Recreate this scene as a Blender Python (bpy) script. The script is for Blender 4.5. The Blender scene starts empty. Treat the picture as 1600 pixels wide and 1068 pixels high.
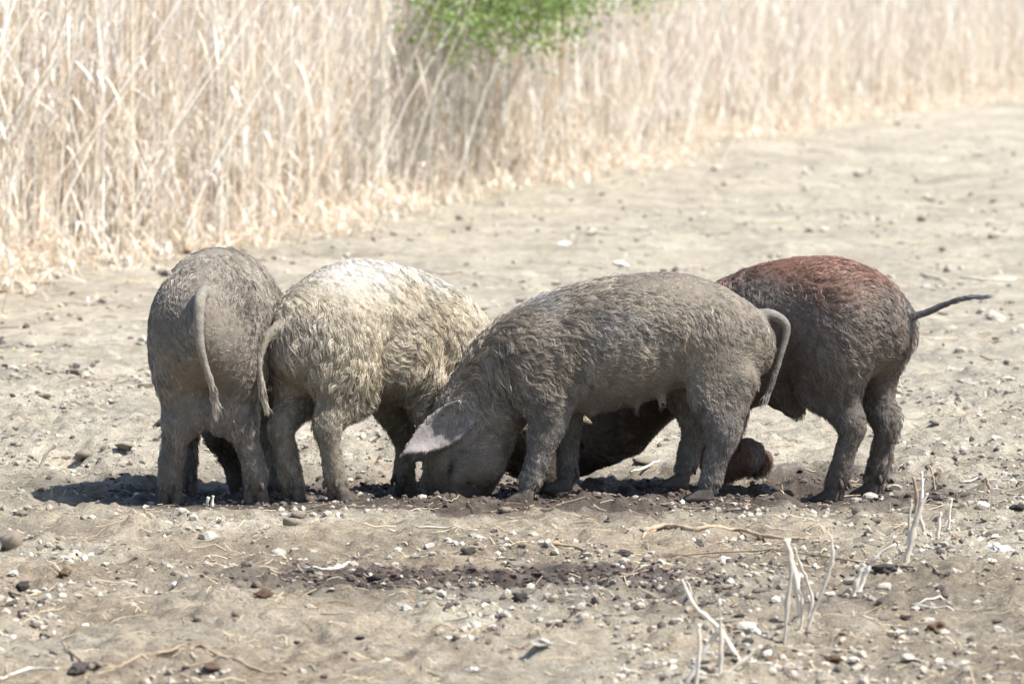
import bpy, math, random
import numpy as np
from mathutils import Vector, kdtree

random.seed(7)
rng = np.random.default_rng(11)
S = bpy.context.scene
COL = S.collection
R = math.radians

# ------------------------------------------------------------------ camera, sky, sun, exposure
FPX, CAM_H, HORIZON = 8000.0, 1.5, -15.0          # focal length in photo pixels, eye height, horizon row
cam_d = bpy.data.cameras.new('camera')
cam_d.sensor_width = 36.0
cam_d.lens = 36.0 * FPX / 1600.0
cam_d.clip_start, cam_d.clip_end = 0.5, 2000.0
cam_d.dof.use_dof = True
cam_d.dof.focus_distance = 15.1
cam_d.dof.aperture_fstop = 7.1
cam = bpy.data.objects.new('camera', cam_d)
COL.objects.link(cam)
PITCH = math.atan((534.0 - HORIZON) / FPX)
cam.location = (0, 0, CAM_H)
cam.rotation_euler = (math.pi / 2 - PITCH, 0, 0)
S.camera = cam

SUN_EL, SUN_AZ = R(55), R(-20)                     # azimuth from +X
world = bpy.data.worlds.new('World')
S.world = world
world.use_nodes = True
wn = world.node_tree
sky = wn.nodes.new('ShaderNodeTexSky')
sky.sky_type = 'NISHITA'
sky.sun_disc = False
sky.sun_elevation = SUN_EL
sky.sun_rotation = math.pi / 2 - SUN_AZ
wn.links.new(sky.outputs[0], wn.nodes['Background'].inputs[0])
wn.nodes['Background'].inputs[1].default_value = 0.125
sun_d = bpy.data.lights.new('sun', 'SUN')
sun_d.energy = 4.6
sun_d.angle = R(0.53)
sun_d.color = (1.0, 0.965, 0.92)
sun = bpy.data.objects.new('sun', sun_d)
COL.objects.link(sun)
to_sun = Vector((math.cos(SUN_EL) * math.cos(SUN_AZ), math.cos(SUN_EL) * math.sin(SUN_AZ), math.sin(SUN_EL)))
sun.rotation_euler = to_sun.to_track_quat('Z', 'Y').to_euler()
S.view_settings.view_transform = 'Standard'
S.view_settings.look = 'None'
S.view_settings.gamma = 1.0
S.view_settings.use_curve_mapping = False
S.view_settings.exposure = 0.95
S.cycles.max_bounces = 6

# ------------------------------------------------------------------ noise and terrain height
def _hash(ix, iy, seed):
    h = (ix.astype(np.int64) * 374761393 + iy.astype(np.int64) * 668265263 + seed * 974711) & 0xFFFFFFFF
    h = ((h ^ (h >> 13)) * 1274126177) & 0xFFFFFFFF
    h = (h ^ (h >> 16)) & 0xFFFFFFFF
    return h / 4294967295.0

def vnoise(x, y, seed=0):
    x = np.asarray(x, float); y = np.asarray(y, float)
    ix, iy = np.floor(x), np.floor(y)
    fx, fy = x - ix, y - iy
    fx = fx * fx * fx * (fx * (fx * 6 - 15) + 10); fy = fy * fy * fy * (fy * (fy * 6 - 15) + 10)
    a, b = _hash(ix, iy, seed), _hash(ix + 1, iy, seed)
    c, d = _hash(ix, iy + 1, seed), _hash(ix + 1, iy + 1, seed)
    return (a + (b - a) * fx) * (1 - fy) + (c + (d - c) * fx) * fy - 0.5

def fbm(x, y, seed=0, octv=3):
    s, a = 0, 1.0
    for o in range(octv):
        s = s + a * vnoise(x * 2 ** o + 17.3 * o, y * 2 ** o - 9.1 * o, seed + o)
        a *= 0.5
    return s

def gauss(x, y, cx, cy, sx, sy, p=2):
    return np.exp(-(np.abs((x - cx) / sx) ** p + np.abs((y - cy) / sy) ** p))

def wet_mask(x, y):
    n = fbm(x * 3.1, y * 2.2, 41, 4)
    w = 1.15 * gauss(x, y, -0.02, 15.42, 1.15, 0.52, 3) + 0.8 * gauss(x, y, 0.45, 15.25, 0.75, 0.28)
    w = w + 1.0 * gauss(x, y, -0.06, 13.02, 0.52, 0.20) + .3 * gauss(x, y, -.5, 13.1, .35, .12)
    w = w + 0.45 * gauss(x, y, -0.75, 15.2, 0.5, 0.4) + 0.22 * gauss(x, y, 0.6, 12.6, 0.6, 0.4)
    w = w + 0.95 * gauss(x, y, 0.05, 14.90, 0.75, 0.24) + .5 * gauss(x, y, .8, 15.3, .5, .2)
    w = w * (1.25 + 1.2 * n) + 0.3 * np.clip(n - 0.2, 0, 1)
    return np.clip(w * 1.35, 0, 1) ** .8

def churn_mask(x, y):
    return np.clip(1.3 * gauss(x, y, 0.0, 15.55, 1.2, 0.62, 4) + .8 * gauss(x, y, -.1, 13.0, .7, .25), 0, 1)

PITS = [(-0.24, 15.18, 0.13, 0.12, 0.075), (0.02, 15.52, 0.16, 0.14, 0.06), (0.26, 15.62, 0.14, 0.13, 0.05),
        (-0.82, 15.62, 0.13, 0.15, 0.05)]

# trodden level spots under the hooves: photo column, distance, height
STAND = [(264, 14.985, -.008), (398, 14.985, -.008), (458, 15.03, -.004), (528, 14.98, .004), (1103, 15.03, -.004), (823, 15.03, -.006), (1305, 15.30, -.028), (1366, 15.43, -.024)]

def H(x, y):
    x = np.asarray(x, float); y = np.asarray(y, float)
    near = np.exp(-np.clip(np.abs(y - 14.5) - 7, 0, None) / 6.0) * np.exp(-np.clip(np.abs(x) - 3, 0, None) / 2.0)
    z = 0.05 * fbm(x * 0.5, y * 0.33, 3, 2) * np.clip((y - 16) / 6, 0.12, 1)
    z = z + near * (0.028 * fbm(x * 2.6, y * 2.3, 5, 3) + 0.030 * fbm(x * 11, y * 9, 9, 3) + 0.040 * np.clip(fbm(x * 19, y * 17, 27, 2) - .12, 0, 1) + 0.007 * fbm(x * 38, y * 31, 15, 2))
    z = z + (1 - near) * 0.035 * fbm(x * 4.5, y * 3.2, 19, 3)
    z = z + (1 - near) * 0.10 * fbm(x * 1.1, y * 0.8, 77, 3)
    c = churn_mask(x, y)
    z = z + c * (0.05 * np.abs(fbm(x * 9, y * 8, 21, 3)) - 0.012 + 0.012 * fbm(x * 31, y * 27, 23, 2))
    z = z - 0.045 * gauss(x, y, -0.05, 15.62, 1.15, 0.38, 3) + 0.012 * gauss(x, y, -0.2, 14.98, 1.3, 0.12)
    for px, py, sx, sy, dp in PITS:
        z = z - dp * gauss(x, y, px, py, sx, sy)
    z = z - 0.032 * gauss(x, y, 1.03, 15.37, 0.34, 0.17, 3)
    for fu_, fd_, fz_ in STAND:
        w_ = gauss(x, y, (fu_ - 800) / FPX * fd_, fd_ - .09, .13, .24, 4)
        z = z * (1 - .88 * w_) + fz_ * .88 * w_
    # the low mound with a scraped hollow at the left
    z = z + 0.085 * gauss(x, y, -1.22, 16.75, 0.34, 0.36, 3) - 0.07 * gauss(x, y, -1.43, 16.45, 0.07, 0.16)
    z = z + 0.06 * gauss(x, y, -0.25, 16.55, 0.5, 0.3) + 0.04 * gauss(x, y, 0.75, 16.6, 0.5, 0.3)
    z = z + 0.16 * gauss(x, y, 2.05, 48.5, 0.55, 1.4) - 0.10 * gauss(x, y, 2.1, 29.0, 1.5, 1.6)
    return z

def px_ray(u, v):
    c, s = math.cos(PITCH), math.sin(PITCH)
    dx, dz = (u - 800.0) / FPX, (534.0 - v) / FPX
    return np.array((dx, c + dz * s, -s + dz * c))

def at(u, v, dist=None):
    """point of the ground seen at photo pixel (u, v), or the point at a given distance"""
    d = px_ray(u, v)
    if dist is not None:
        t = dist / d[1]
        return np.array((0, 0, CAM_H)) + d * t
    t = CAM_H / -d[2]
    for _ in range(12):
        p = np.array((0, 0, CAM_H)) + d * t
        t = t + (p[2] - float(H(p[0], p[1]))) / -d[2] * 0.7
    p = np.array((0, 0, CAM_H)) + d * t
    p[2] = float(H(p[0], p[1]))
    return p

# ------------------------------------------------------------------ object helpers
def new_obj(name, data, parent=None, **props):
    o = bpy.data.objects.new(name, data)
    COL.objects.link(o)
    if parent is not None:
        o.parent = parent
    for k, v in props.items():
        if v:
            o[k] = v
    return o

def mesh_np(name, V, F, mat=None, smooth=True, colors=None, cname='col'):
    """mesh from numpy vertices and same-size faces (n x 3 or n x 4)"""
    V = np.asarray(V, np.float32); F = np.asarray(F, np.int32)
    me = bpy.data.meshes.new(name)
    me.vertices.add(len(V)); me.vertices.foreach_set('co', V.ravel())
    k = F.shape[1]
    me.loops.add(F.size); me.loops.foreach_set('vertex_index', F.ravel())
    me.polygons.add(len(F)); me.polygons.foreach_set('loop_start', np.arange(0, F.size, k, dtype=np.int32))
    me.polygons.foreach_set('use_smooth', np.full(len(F), smooth))
    if colors is not None:
        a = me.attributes.new(cname, 'FLOAT_COLOR', 'POINT')
        c = np.ones((len(V), 4), np.float32); c[:, :3] = colors
        a.data.foreach_set('color', c.ravel())
    if mat: me.materials.append(mat)
    me.update(); me.validate()
    return me

def tri(F):
    F = np.asarray(F)
    return np.concatenate([F[:, [0, 1, 2]], F[:, [0, 2, 3]]]) if F.shape[1] == 4 else F

def tube(path, radii, sides=6, cap=True, jitter=0.0):
    """swept tube with closed ends -> vertices, triangles"""
    P = np.asarray(path, float); n = len(P)
    radii = np.asarray(radii, float) if np.ndim(radii) else np.full(n, radii)
    T = np.gradient(P, axis=0); T /= np.linalg.norm(T, axis=1)[:, None] + 1e-9
    ref = np.array((0.13, 0.31, 0.94)) if abs(T[0][2]) < 0.8 else np.array((0.9, 0.3, 0.1))
    V, F = [], []
    for i in range(n):
        a = np.cross(T[i], ref); a /= np.linalg.norm(a); b = np.cross(T[i], a)
        for k in range(sides):
            t = 2 * math.pi * k / sides
            r = radii[i] * (1 + jitter * (random.random() - .5))
            V.append(P[i] + r * (math.cos(t) * a + math.sin(t) * b))
    for i in range(n - 1):
        for k in range(sides):
            q = [i * sides + k, i * sides + (k + 1) % sides, (i + 1) * sides + (k + 1) % sides, (i + 1) * sides + k]
            F += [[q[0], q[1], q[2]], [q[0], q[2], q[3]]]
    if cap:
        for i, s in ((0, 1), (n - 1, -1)):
            c = len(V); V.append(P[i])
            for k in range(sides):
                f = [i * sides + k, i * sides + (k + 1) % sides, c]
                F.append(f if s < 0 else f[::-1])
    return np.array(V), np.array(F)

def join(parts):
    V, F, o = [], [], 0
    for v, f in parts:
        V.append(v); F.append(np.asarray(f) + o); o += len(v)
    return np.concatenate(V), np.concatenate(F)

def smooth_path(pts, n=4):
    P = np.asarray(pts, float); out = []
    for i in range(len(P) - 1):
        p0, p1, p2, p3 = P[max(i - 1, 0)], P[i], P[i + 1], P[min(i + 2, len(P) - 1)]
        for t in np.linspace(0, 1, n, endpoint=False):
            out.append(.5 * ((2 * p1) + (-p0 + p2) * t + (2 * p0 - 5 * p1 + 4 * p2 - p3) * t * t + (-p0 + 3 * p1 - 3 * p2 + p3) * t ** 3))
    out.append(P[-1])
    return np.array(out)

# ------------------------------------------------------------------ materials
def mat_new(name):
    m = bpy.data.materials.new(name); m.use_nodes = True
    return m, m.node_tree.nodes, m.node_tree.links, m.node_tree.nodes['Principled BSDF']

def N(nodes, kind, **kw):
    n = nodes.new(kind)
    for k, v in kw.items():
        if k in n.inputs.keys(): n.inputs[k].default_value = v
        else: setattr(n, k, v)
    return n

def ramp(nodes, stops):
    r = nodes.new('ShaderNodeValToRGB'); e = r.color_ramp.elements
    e[0].position, e[0].color = stops[0][0], (*stops[0][1], 1)
    e[1].position, e[1].color = stops[-1][0], (*stops[-1][1], 1)
    for p, c in stops[1:-1]:
        x = e.new(p); x.color = (*c, 1)
    return r

def mix(nodes, links, a, b, fac, blend='MIX'):
    m = nodes.new('ShaderNodeMix'); m.data_type = 'RGBA'; m.blend_type = blend
    for sock, v in ((m.inputs[6], a), (m.inputs[7], b), (m.inputs[0], fac)):
        if isinstance(v, (tuple, float, int)): sock.default_value = (*v, 1) if isinstance(v, tuple) else v
        else: links.new(v, sock)
    return m.outputs[2]

def coords(nodes, links, scale=(1, 1, 1), kind='Object'):
    tc = nodes.new('ShaderNodeTexCoord'); mp = nodes.new('ShaderNodeMapping')
    mp.inputs['Scale'].default_value = scale
    links.new(tc.outputs[kind], mp.inputs['Vector'])
    return mp.outputs[0]

def dirt_material():
    m, n, l, b = mat_new('dry_dirt')
    co = coords(n, l)
    big = N(n, 'ShaderNodeTexNoise', Scale=1.3, Detail=5.0, Roughness=.6); l.new(co, big.inputs['Vector'])
    mid = N(n, 'ShaderNodeTexNoise', Scale=14.0, Detail=7.0, Roughness=.65); l.new(co, mid.inputs['Vector'])
    fin = N(n, 'ShaderNodeTexNoise', Scale=120.0, Detail=5.0, Roughness=.7); l.new(co, fin.inputs['Vector'])
    c1 = ramp(n, [(.26, (.262, .232, .184)), (.5, (.432, .397, .326)), (.74, (.575, .540, .465))]); l.new(mid.outputs['Fac'], c1.inputs[0])
    c2 = ramp(n, [(.32, (.72, .70, .66)), (.68, (1.12, 1.08, 1.0))]); l.new(big.outputs['Fac'], c2.inputs[0])
    col = mix(n, l, c1.outputs[0], c2.outputs[0], 1.0, 'MULTIPLY')
    c3 = ramp(n, [(.3, (.42, .40, .38)), (.5, (1, 1, 1)), (.75, (1.35, 1.33, 1.28))]); l.new(fin.outputs['Fac'], c3.inputs[0])
    col = mix(n, l, col, c3.outputs[0], .85, 'MULTIPLY')
    # pale chalk grit
    vo = N(n, 'ShaderNodeTexVoronoi', Scale=38.0); l.new(co, vo.inputs['Vector'])
    vr = ramp(n, [(.10, (1, 1, 1)), (.2, (0, 0, 0))]); l.new(vo.outputs['Distance'], vr.inputs[0])
    gm = N(n, 'ShaderNodeTexNoise', Scale=5.0, Detail=2.0); l.new(co, gm.inputs['Vector'])
    gr = ramp(n, [(.52, (0, 0, 0)), (.62, (1, 1, 1))]); l.new(gm.outputs['Fac'], gr.inputs[0])
    gf = mix(n, l, vr.outputs[0], gr.outputs[0], 1.0, 'MULTIPLY')
    col = mix(n, l, col, (.62, .58, .50), gf)
    # browner, manured soil in patches, mostly on the near side
    hm = n.new('ShaderNodeAttribute'); hm.attribute_name = 'humus'
    hc_ = mix(n, l, (1.0, 1.0, 1.0), (.74, .685, .63), hm.outputs['Fac'])
    col = mix(n, l, col, hc_, 1.0, 'MULTIPLY')
    # damp churned mud
    wet = n.new('ShaderNodeAttribute'); wet.attribute_name = 'wet'
    mud = ramp(n, [(.3, (.050, .039, .030)), (.55, (.112, .088, .068)), (.75, (.20, .165, .130))]); l.new(mid.outputs['Fac'], mud.inputs[0])
    mudc = mix(n, l, mud.outputs[0], c3.outputs[0], .6, 'MULTIPLY')
    col = mix(n, l, col, mudc, wet.outputs['Fac'])
    l.new(col, b.inputs['Base Color'])
    ro = N(n, 'ShaderNodeMapRange'); ro.inputs['To Min'].default_value = .95; ro.inputs['To Max'].default_value = .62
    l.new(wet.outputs['Fac'], ro.inputs['Value']); l.new(ro.outputs[0], b.inputs['Roughness'])
    b.inputs['Specular IOR Level'].default_value = .25
    bp = N(n, 'ShaderNodeBump', Strength=1.0, Distance=.032); l.new(mid.outputs['Fac'], bp.inputs['Height'])
    bp2 = N(n, 'ShaderNodeBump', Strength=1.0, Distance=.010); l.new(fin.outputs['Fac'], bp2.inputs['Height'])
    l.new(bp.outputs[0], bp2.inputs['Normal']); l.new(bp2.outputs[0], b.inputs['Normal'])
    return m

def attr_material(name, cname='col', rough=.8, spec=.2, noise=None, bump=0.0, bscale=60, trans=0.0):
    m, n, l, b = mat_new(name)
    at_ = n.new('ShaderNodeAttribute'); at_.attribute_name = cname
    col = at_.outputs['Color']
    if noise:
        co = coords(n, l)
        nz = N(n, 'ShaderNodeTexNoise', Scale=noise[0], Detail=5.0, Roughness=.65); l.new(co, nz.inputs['Vector'])
        rp = ramp(n, [(.3, (noise[1],) * 3), (.7, (noise[2],) * 3)]); l.new(nz.outputs['Fac'], rp.inputs[0])
        col = mix(n, l, col, rp.outputs[0], 1.0, 'MULTIPLY')
    l.new(col, b.inputs['Base Color'])
    b.inputs['Roughness'].default_value = rough
    b.inputs['Specular IOR Level'].default_value = spec
    if bump:
        co = coords(n, l)
        nz = N(n, 'ShaderNodeTexNoise', Scale=bscale, Detail=6.0, Roughness=.7); l.new(co, nz.inputs['Vector'])
        bp = N(n, 'ShaderNodeBump', Strength=bump, Distance=.006); l.new(nz.outputs['Fac'], bp.inputs['Height'])
        l.new(bp.outputs[0], b.inputs['Normal'])
    if trans:
        tr = n.new('ShaderNodeBsdfTranslucent'); l.new(col, tr.inputs['Color'])
        ms = n.new('ShaderNodeMixShader'); ms.inputs[0].default_value = trans
        l.new(b.outputs[0], ms.inputs[1]); l.new(tr.outputs[0], ms.inputs[2])
        l.new(ms.outputs[0], n['Material Output'].inputs['Surface'])
    return m

def plain_material(name, lo, hi, scale=30.0, rough=.9, bump=.6, stretch=(1, 1, 1), dist=.006, spots=None):
    m, n, l, b = mat_new(name)
    co = coords(n, l, stretch)
    nz = N(n, 'ShaderNodeTexNoise', Scale=scale, Detail=7.0, Roughness=.68); l.new(co, nz.inputs['Vector'])
    rp = ramp(n, [(.28, lo), (.72, hi)]); l.new(nz.outputs['Fac'], rp.inputs[0])
    oi = n.new('ShaderNodeObjectInfo'); rr = ramp(n, [(0, (.72, .72, .72)), (1, (1.2, 1.2, 1.2))]); l.new(oi.outputs['Random'], rr.inputs[0])
    col = mix(n, l, rp.outputs[0], rr.outputs[0], 1.0, 'MULTIPLY')
    if spots:
        n2 = N(n, 'ShaderNodeTexNoise', Scale=scale * .35, Detail=4.0); l.new(co, n2.inputs['Vector'])
        r2 = ramp(n, [(.5, (0, 0, 0)), (.62, (1, 1, 1))]); l.new(n2.outputs['Fac'], r2.inputs[0])
        col = mix(n, l, col, spots, r2.outputs[0])
    l.new(col, b.inputs['Base Color'])
    b.inputs['Roughness'].default_value = rough; b.inputs['Specular IOR Level'].default_value = .2
    bp = N(n, 'ShaderNodeBump', Strength=bump, Distance=dist); l.new(nz.outputs['Fac'], bp.inputs['Height'])
    l.new(bp.outputs[0], b.inputs['Normal'])
    return m

M_DIRT = dirt_material()
M_STONE = plain_material('pale_stone', (.36, .325, .265), (.62, .58, .51), 26, .9, .7, spots=(.36, .31, .24))
M_CLOD = plain_material('dry_clod', (.24, .195, .145), (.42, .36, .28), 40, .95, .9)
M_DUNG = plain_material('dark_dung', (.045, .038, .034), (.15, .13, .115), 45, .8, 1.0)
M_BROWN = plain_material('brown_clod', (.11, .065, .04), (.26, .18, .12), 40, .9, .8)
M_BARK = plain_material('stick_bark', (.22, .15, .09), (.48, .37, .26), 30, .85, .6, (1, 1, 1), .003)
M_STRAW = plain_material('bleached_stem', (.42, .35, .26), (.74, .69, .61), 40, .7, .4, (1, 1, .3), .002)
M_BONE = plain_material('white_chip', (.6, .57, .52), (.85, .83, .79), 30, .8, .6, spots=(.42, .27, .12))
M_REED = attr_material('dry_reed', 'col', .48, .5, trans=.40)
M_LEAF = attr_material('green_leaf', 'col', .5, .35, trans=.35)
M_LITTER = attr_material('litter', 'col', .9, .15)
M_HIDE = attr_material('pig_hide', 'col', .75, .25, (42, .72, 1.2), .7, 90)
M_FUR = attr_material('pig_fur', 'hcol', .40, .5)
M_HOOF = plain_material('muddy_hoof', (.055, .044, .036), (.14, .115, .095), 60, .7, .5)
m, n, l, b = mat_new('dark_eye'); b.inputs['Base Color'].default_value = (.012, .008, .006, 1); b.inputs['Roughness'].default_value = .12
nz = N(n, 'ShaderNodeTexNoise', Scale=30.0); rp = ramp(n, [(.3, (.01, .007, .005)), (.7, (.03, .018, .01))]); l.new(nz.outputs[0], rp.inputs[0]); l.new(rp.outputs[0], b.inputs['Base Color'])
M_EYE = m
M_HOOF_RUST = plain_material('rusty_mud_hoof', (.045, .028, .020), (.13, .078, .052), 60, .85, .8)
m, n, l, b = mat_new('muddy_water'); b.inputs['Roughness'].default_value = .06
nz = N(n, 'ShaderNodeTexNoise', Scale=9.0, Detail=4.0); rp = ramp(n, [(.3, (.03, .024, .02)), (.7, (.06, .05, .042))]); l.new(nz.outputs[0], rp.inputs[0]); l.new(rp.outputs[0], b.inputs['Base Color'])
bp = N(n, 'ShaderNodeBump', Strength=.15, Distance=.004); l.new(nz.outputs[0], bp.inputs['Height']); l.new(bp.outputs[0], b.inputs['Normal'])
M_WATER = m

# ------------------------------------------------------------------ ground: one sheet, finely divided where the pigs are
def graded(lo, hi, step, far_lo, far_hi, g, g_lo=None):
    core = np.arange(lo, hi + step * .5, step)
    out, s, x = [], step, core[-1]
    while x < far_hi: s *= g; x += s; out.append(x)
    pre, s, x = [], step, core[0]
    while x > far_lo: s *= g_lo or g; x -= s; pre.append(x)
    return np.concatenate([pre[::-1], core, out])

gx = graded(-1.75, 1.75, .0120, -500, 500, 1.06)
gy = graded(11.0, 17.6, .0160, -300, 900, 1.017, 1.15)
GX, GY = np.meshgrid(gx, gy)
GZ = H(GX, GY)
nx_, ny_ = len(gx), len(gy)
I = np.arange(nx_ * ny_).reshape(ny_, nx_)
Fg = np.stack([I[:-1, :-1].ravel(), I[:-1, 1:].ravel(), I[1:, 1:].ravel(), I[1:, :-1].ravel()], 1)
gme = mesh_np('ground', np.stack([GX.ravel(), GY.ravel(), GZ.ravel()], 1), Fg, M_DIRT)
hum = np.clip((15.4 - GY) / 1.6, 0, 1) * np.clip(.62 + 1.5 * fbm(GX * 1.5, GY * 1.1, 83, 4), 0, 1)
ha = gme.attributes.new('humus', 'FLOAT', 'POINT')
ha.data.foreach_set('value', hum.ravel().astype(np.float32))
wa = gme.attributes.new('wet', 'FLOAT', 'POINT')
wa.data.foreach_set('value', wet_mask(GX, GY).ravel().astype(np.float32))
new_obj('ground', gme, kind='structure')

# ------------------------------------------------------------------ signed-distance pigs
def smin(a, b, k):
    if k <= 0: return np.minimum(a, b)
    h = np.clip(0.5 + 0.5 * (b - a) / k, 0, 1)
    return b + (a - b) * h - k * h * (1 - h)

def seg(a, b, ra, rb, la=None, lb=None, lat=(0, 1, 0)):
    """tapered capsule; la/lb: radii along the sideways axis when it differs"""
    return ('seg', np.array(a, float), np.array(b, float), ra, rb, la or ra, lb or rb, np.array(lat, float))

def ell(c, r, axes=None):
    return ('ell', np.array(c, float), np.array(r, float), None if axes is None else np.array(axes, float))

def prim_d(P, pr):
    if pr[0] == 'seg':
        _, a, b, ra, rb, la, lb, lat = pr
        ab = b - a; q = P - a
        t = np.clip((q @ ab) / (ab @ ab + 1e-12), 0, 1)
        q = q - t[..., None] * ab
        r = ra + (rb - ra) * t; ll = la + (lb - la) * t
        if la == ra and lb == rb:
            return np.linalg.norm(q, axis=-1) - r
        y = q @ lat
        rest2 = np.clip((q * q).sum(-1) - y * y, 0, None)
        return (np.sqrt(rest2 / (r * r) + y * y / (ll * ll)) - 1) * np.minimum(r, ll)
    _, c, r, ax = pr
    q = P - c
    if ax is not None: q = q @ ax.T
    k0 = np.linalg.norm(q / r, axis=-1); k1 = np.linalg.norm(q / (r * r), axis=-1)
    return k0 * (k0 - 1) / (k1 + 1e-9)

def prim_box(pr):
    if pr[0] == 'seg':
        m_ = max(pr[3:7]); return np.minimum(pr[1], pr[2]) - m_, np.maximum(pr[1], pr[2]) + m_
    m_ = max(pr[2]); return pr[1] - m_, pr[1] + m_

def group_d(P, prims, k):
    d = np.full(P.shape[:-1], 1e3)
    for pr in prims: d = smin(d, prim_d(P, pr), k)
    return d

def surface_net(D, org, h):
    """naive surface nets over a distance grid -> vertices, quads"""
    ins = D < 0
    nx, ny, nz = D.shape
    acc = np.zeros((nx - 1, ny - 1, nz - 1, 3)); cnt = np.zeros((nx - 1, ny - 1, nz - 1))
    corners = [(i, j, k) for i in (0, 1) for j in (0, 1) for k in (0, 1)]
    sl = lambda c: D[c[0]:nx - 1 + c[0], c[1]:ny - 1 + c[1], c[2]:nz - 1 + c[2]]
    for c in corners:
        for ax in range(3):
            if c[ax]: continue
            e = list(c); e[ax] = 1
            d0, d1 = sl(c), sl(e)
            x = (d0 < 0) != (d1 < 0)
            t = np.where(x, d0 / np.where(x, d0 - d1, 1), 0)
            for q in range(3):
                acc[..., q] += np.where(x, c[q] + (t if q == ax else 0), 0)
            cnt += x
    act = cnt > 0
    idx = -np.ones(act.shape, np.int64); idx[act] = np.arange(act.sum())
    cell = np.argwhere(act)
    V = (cell + acc[act] / cnt[act][:, None]) * h + org
    Q = []
    for ax in range(3):
        o1, o2 = [(1, 2), (2, 0), (0, 1)][ax]
        s0 = [slice(1, -1)] * 3; s0[ax] = slice(0, -1)
        s1 = list(s0); s1[ax] = slice(1, None)
        a, b_ = ins[tuple(s0)], ins[tuple(s1)]
        for flip in (0, 1):
            pos = np.argwhere((a & ~b_) if not flip else (~a & b_))
            off = np.ones(3, int); off[ax] = 0
            pos = pos + off
            def cid(d1, d2):
                c = pos.copy(); c[:, o1] -= d1; c[:, o2] -= d2
                return idx[c[:, 0], c[:, 1], c[:, 2]]
            q = np.stack([cid(1, 1), cid(0, 1), cid(0, 0), cid(1, 0)], 1)
            Q.append(q if not flip else q[:, ::-1])
    return V, np.concatenate(Q)

def hoof_mesh(F, fwd, s=1.0, up=(0, 0, 1), dew=True):
    """two claws and two dewclaws standing on the point F, pointing along fwd"""
    f = np.array(fwd, float); f /= np.linalg.norm(f); u = np.array(up, float)
    u = u - f * (u @ f); u /= np.linalg.norm(u); w = np.cross(u, f)
    parts = []
    ringn = 10
    for side in (-1, 1):
        V, Fc = [], []
        rings = [(.000, .045, .0170, .014), (.010, .043, .0172, .012), (.022, .034, .0165, .002), (.034, .025, .0150, -.006), (.046, .016, .012, -.010)]
        for z, la, lb, sh in rings:
            for k in range(ringn):
                t = 2 * math.pi * k / ringn
                c_, s_ = math.cos(t), math.sin(t)
                x = la * c_ * (1.0 if c_ > 0 else .8) + sh + .012 * max(c_, 0) * (1 - z / .05)
                y = lb * s_ * (1 - .55 * max(c_, 0) ** 2) + side * (.0165 + .006 * (1 - z / .06) * max(c_, 0))
                V.append(F + s * (x * f + y * w + (z - .008) * u))
        for i in range(len(rings) - 1):
            for k in range(ringn):
                q = [i * ringn + k, i * ringn + (k + 1) % ringn, (i + 1) * ringn + (k + 1) % ringn, (i + 1) * ringn + k]
                Fc += [[q[0], q[1], q[2]], [q[0], q[2], q[3]]]
        for i in (0, len(rings) - 1):
            c = len(V); V.append(np.mean(V[i * ringn:(i + 1) * ringn], axis=0))
            for k in range(ringn): Fc.append([i * ringn + k, i * ringn + (k + 1) % ringn, c][::(-1 if i == 0 else 1)])
        parts.append((np.array(V), np.array(Fc)))
        if dew: dv = [F + s * (-.030 * f + side * .018 * w + .062 * u), F + s * (-.038 * f + side * .021 * w + .045 * u), F + s * (-.040 * f + side * .022 * w + .030 * u)]
        if dew: parts.append(tube(dv, [s * .006, s * .007, s * .0025], 7))
    return join(parts)

def snoise3(P, f, seed):
    """smooth pseudo noise from a few sines, -1..1"""
    r_ = np.random.default_rng(seed); out = 0
    for i in range(6):
        k = r_.normal(size=3) * f; out = out + np.sin(P @ k + r_.uniform(0, 6.28))
    return out / 3.2

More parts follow.
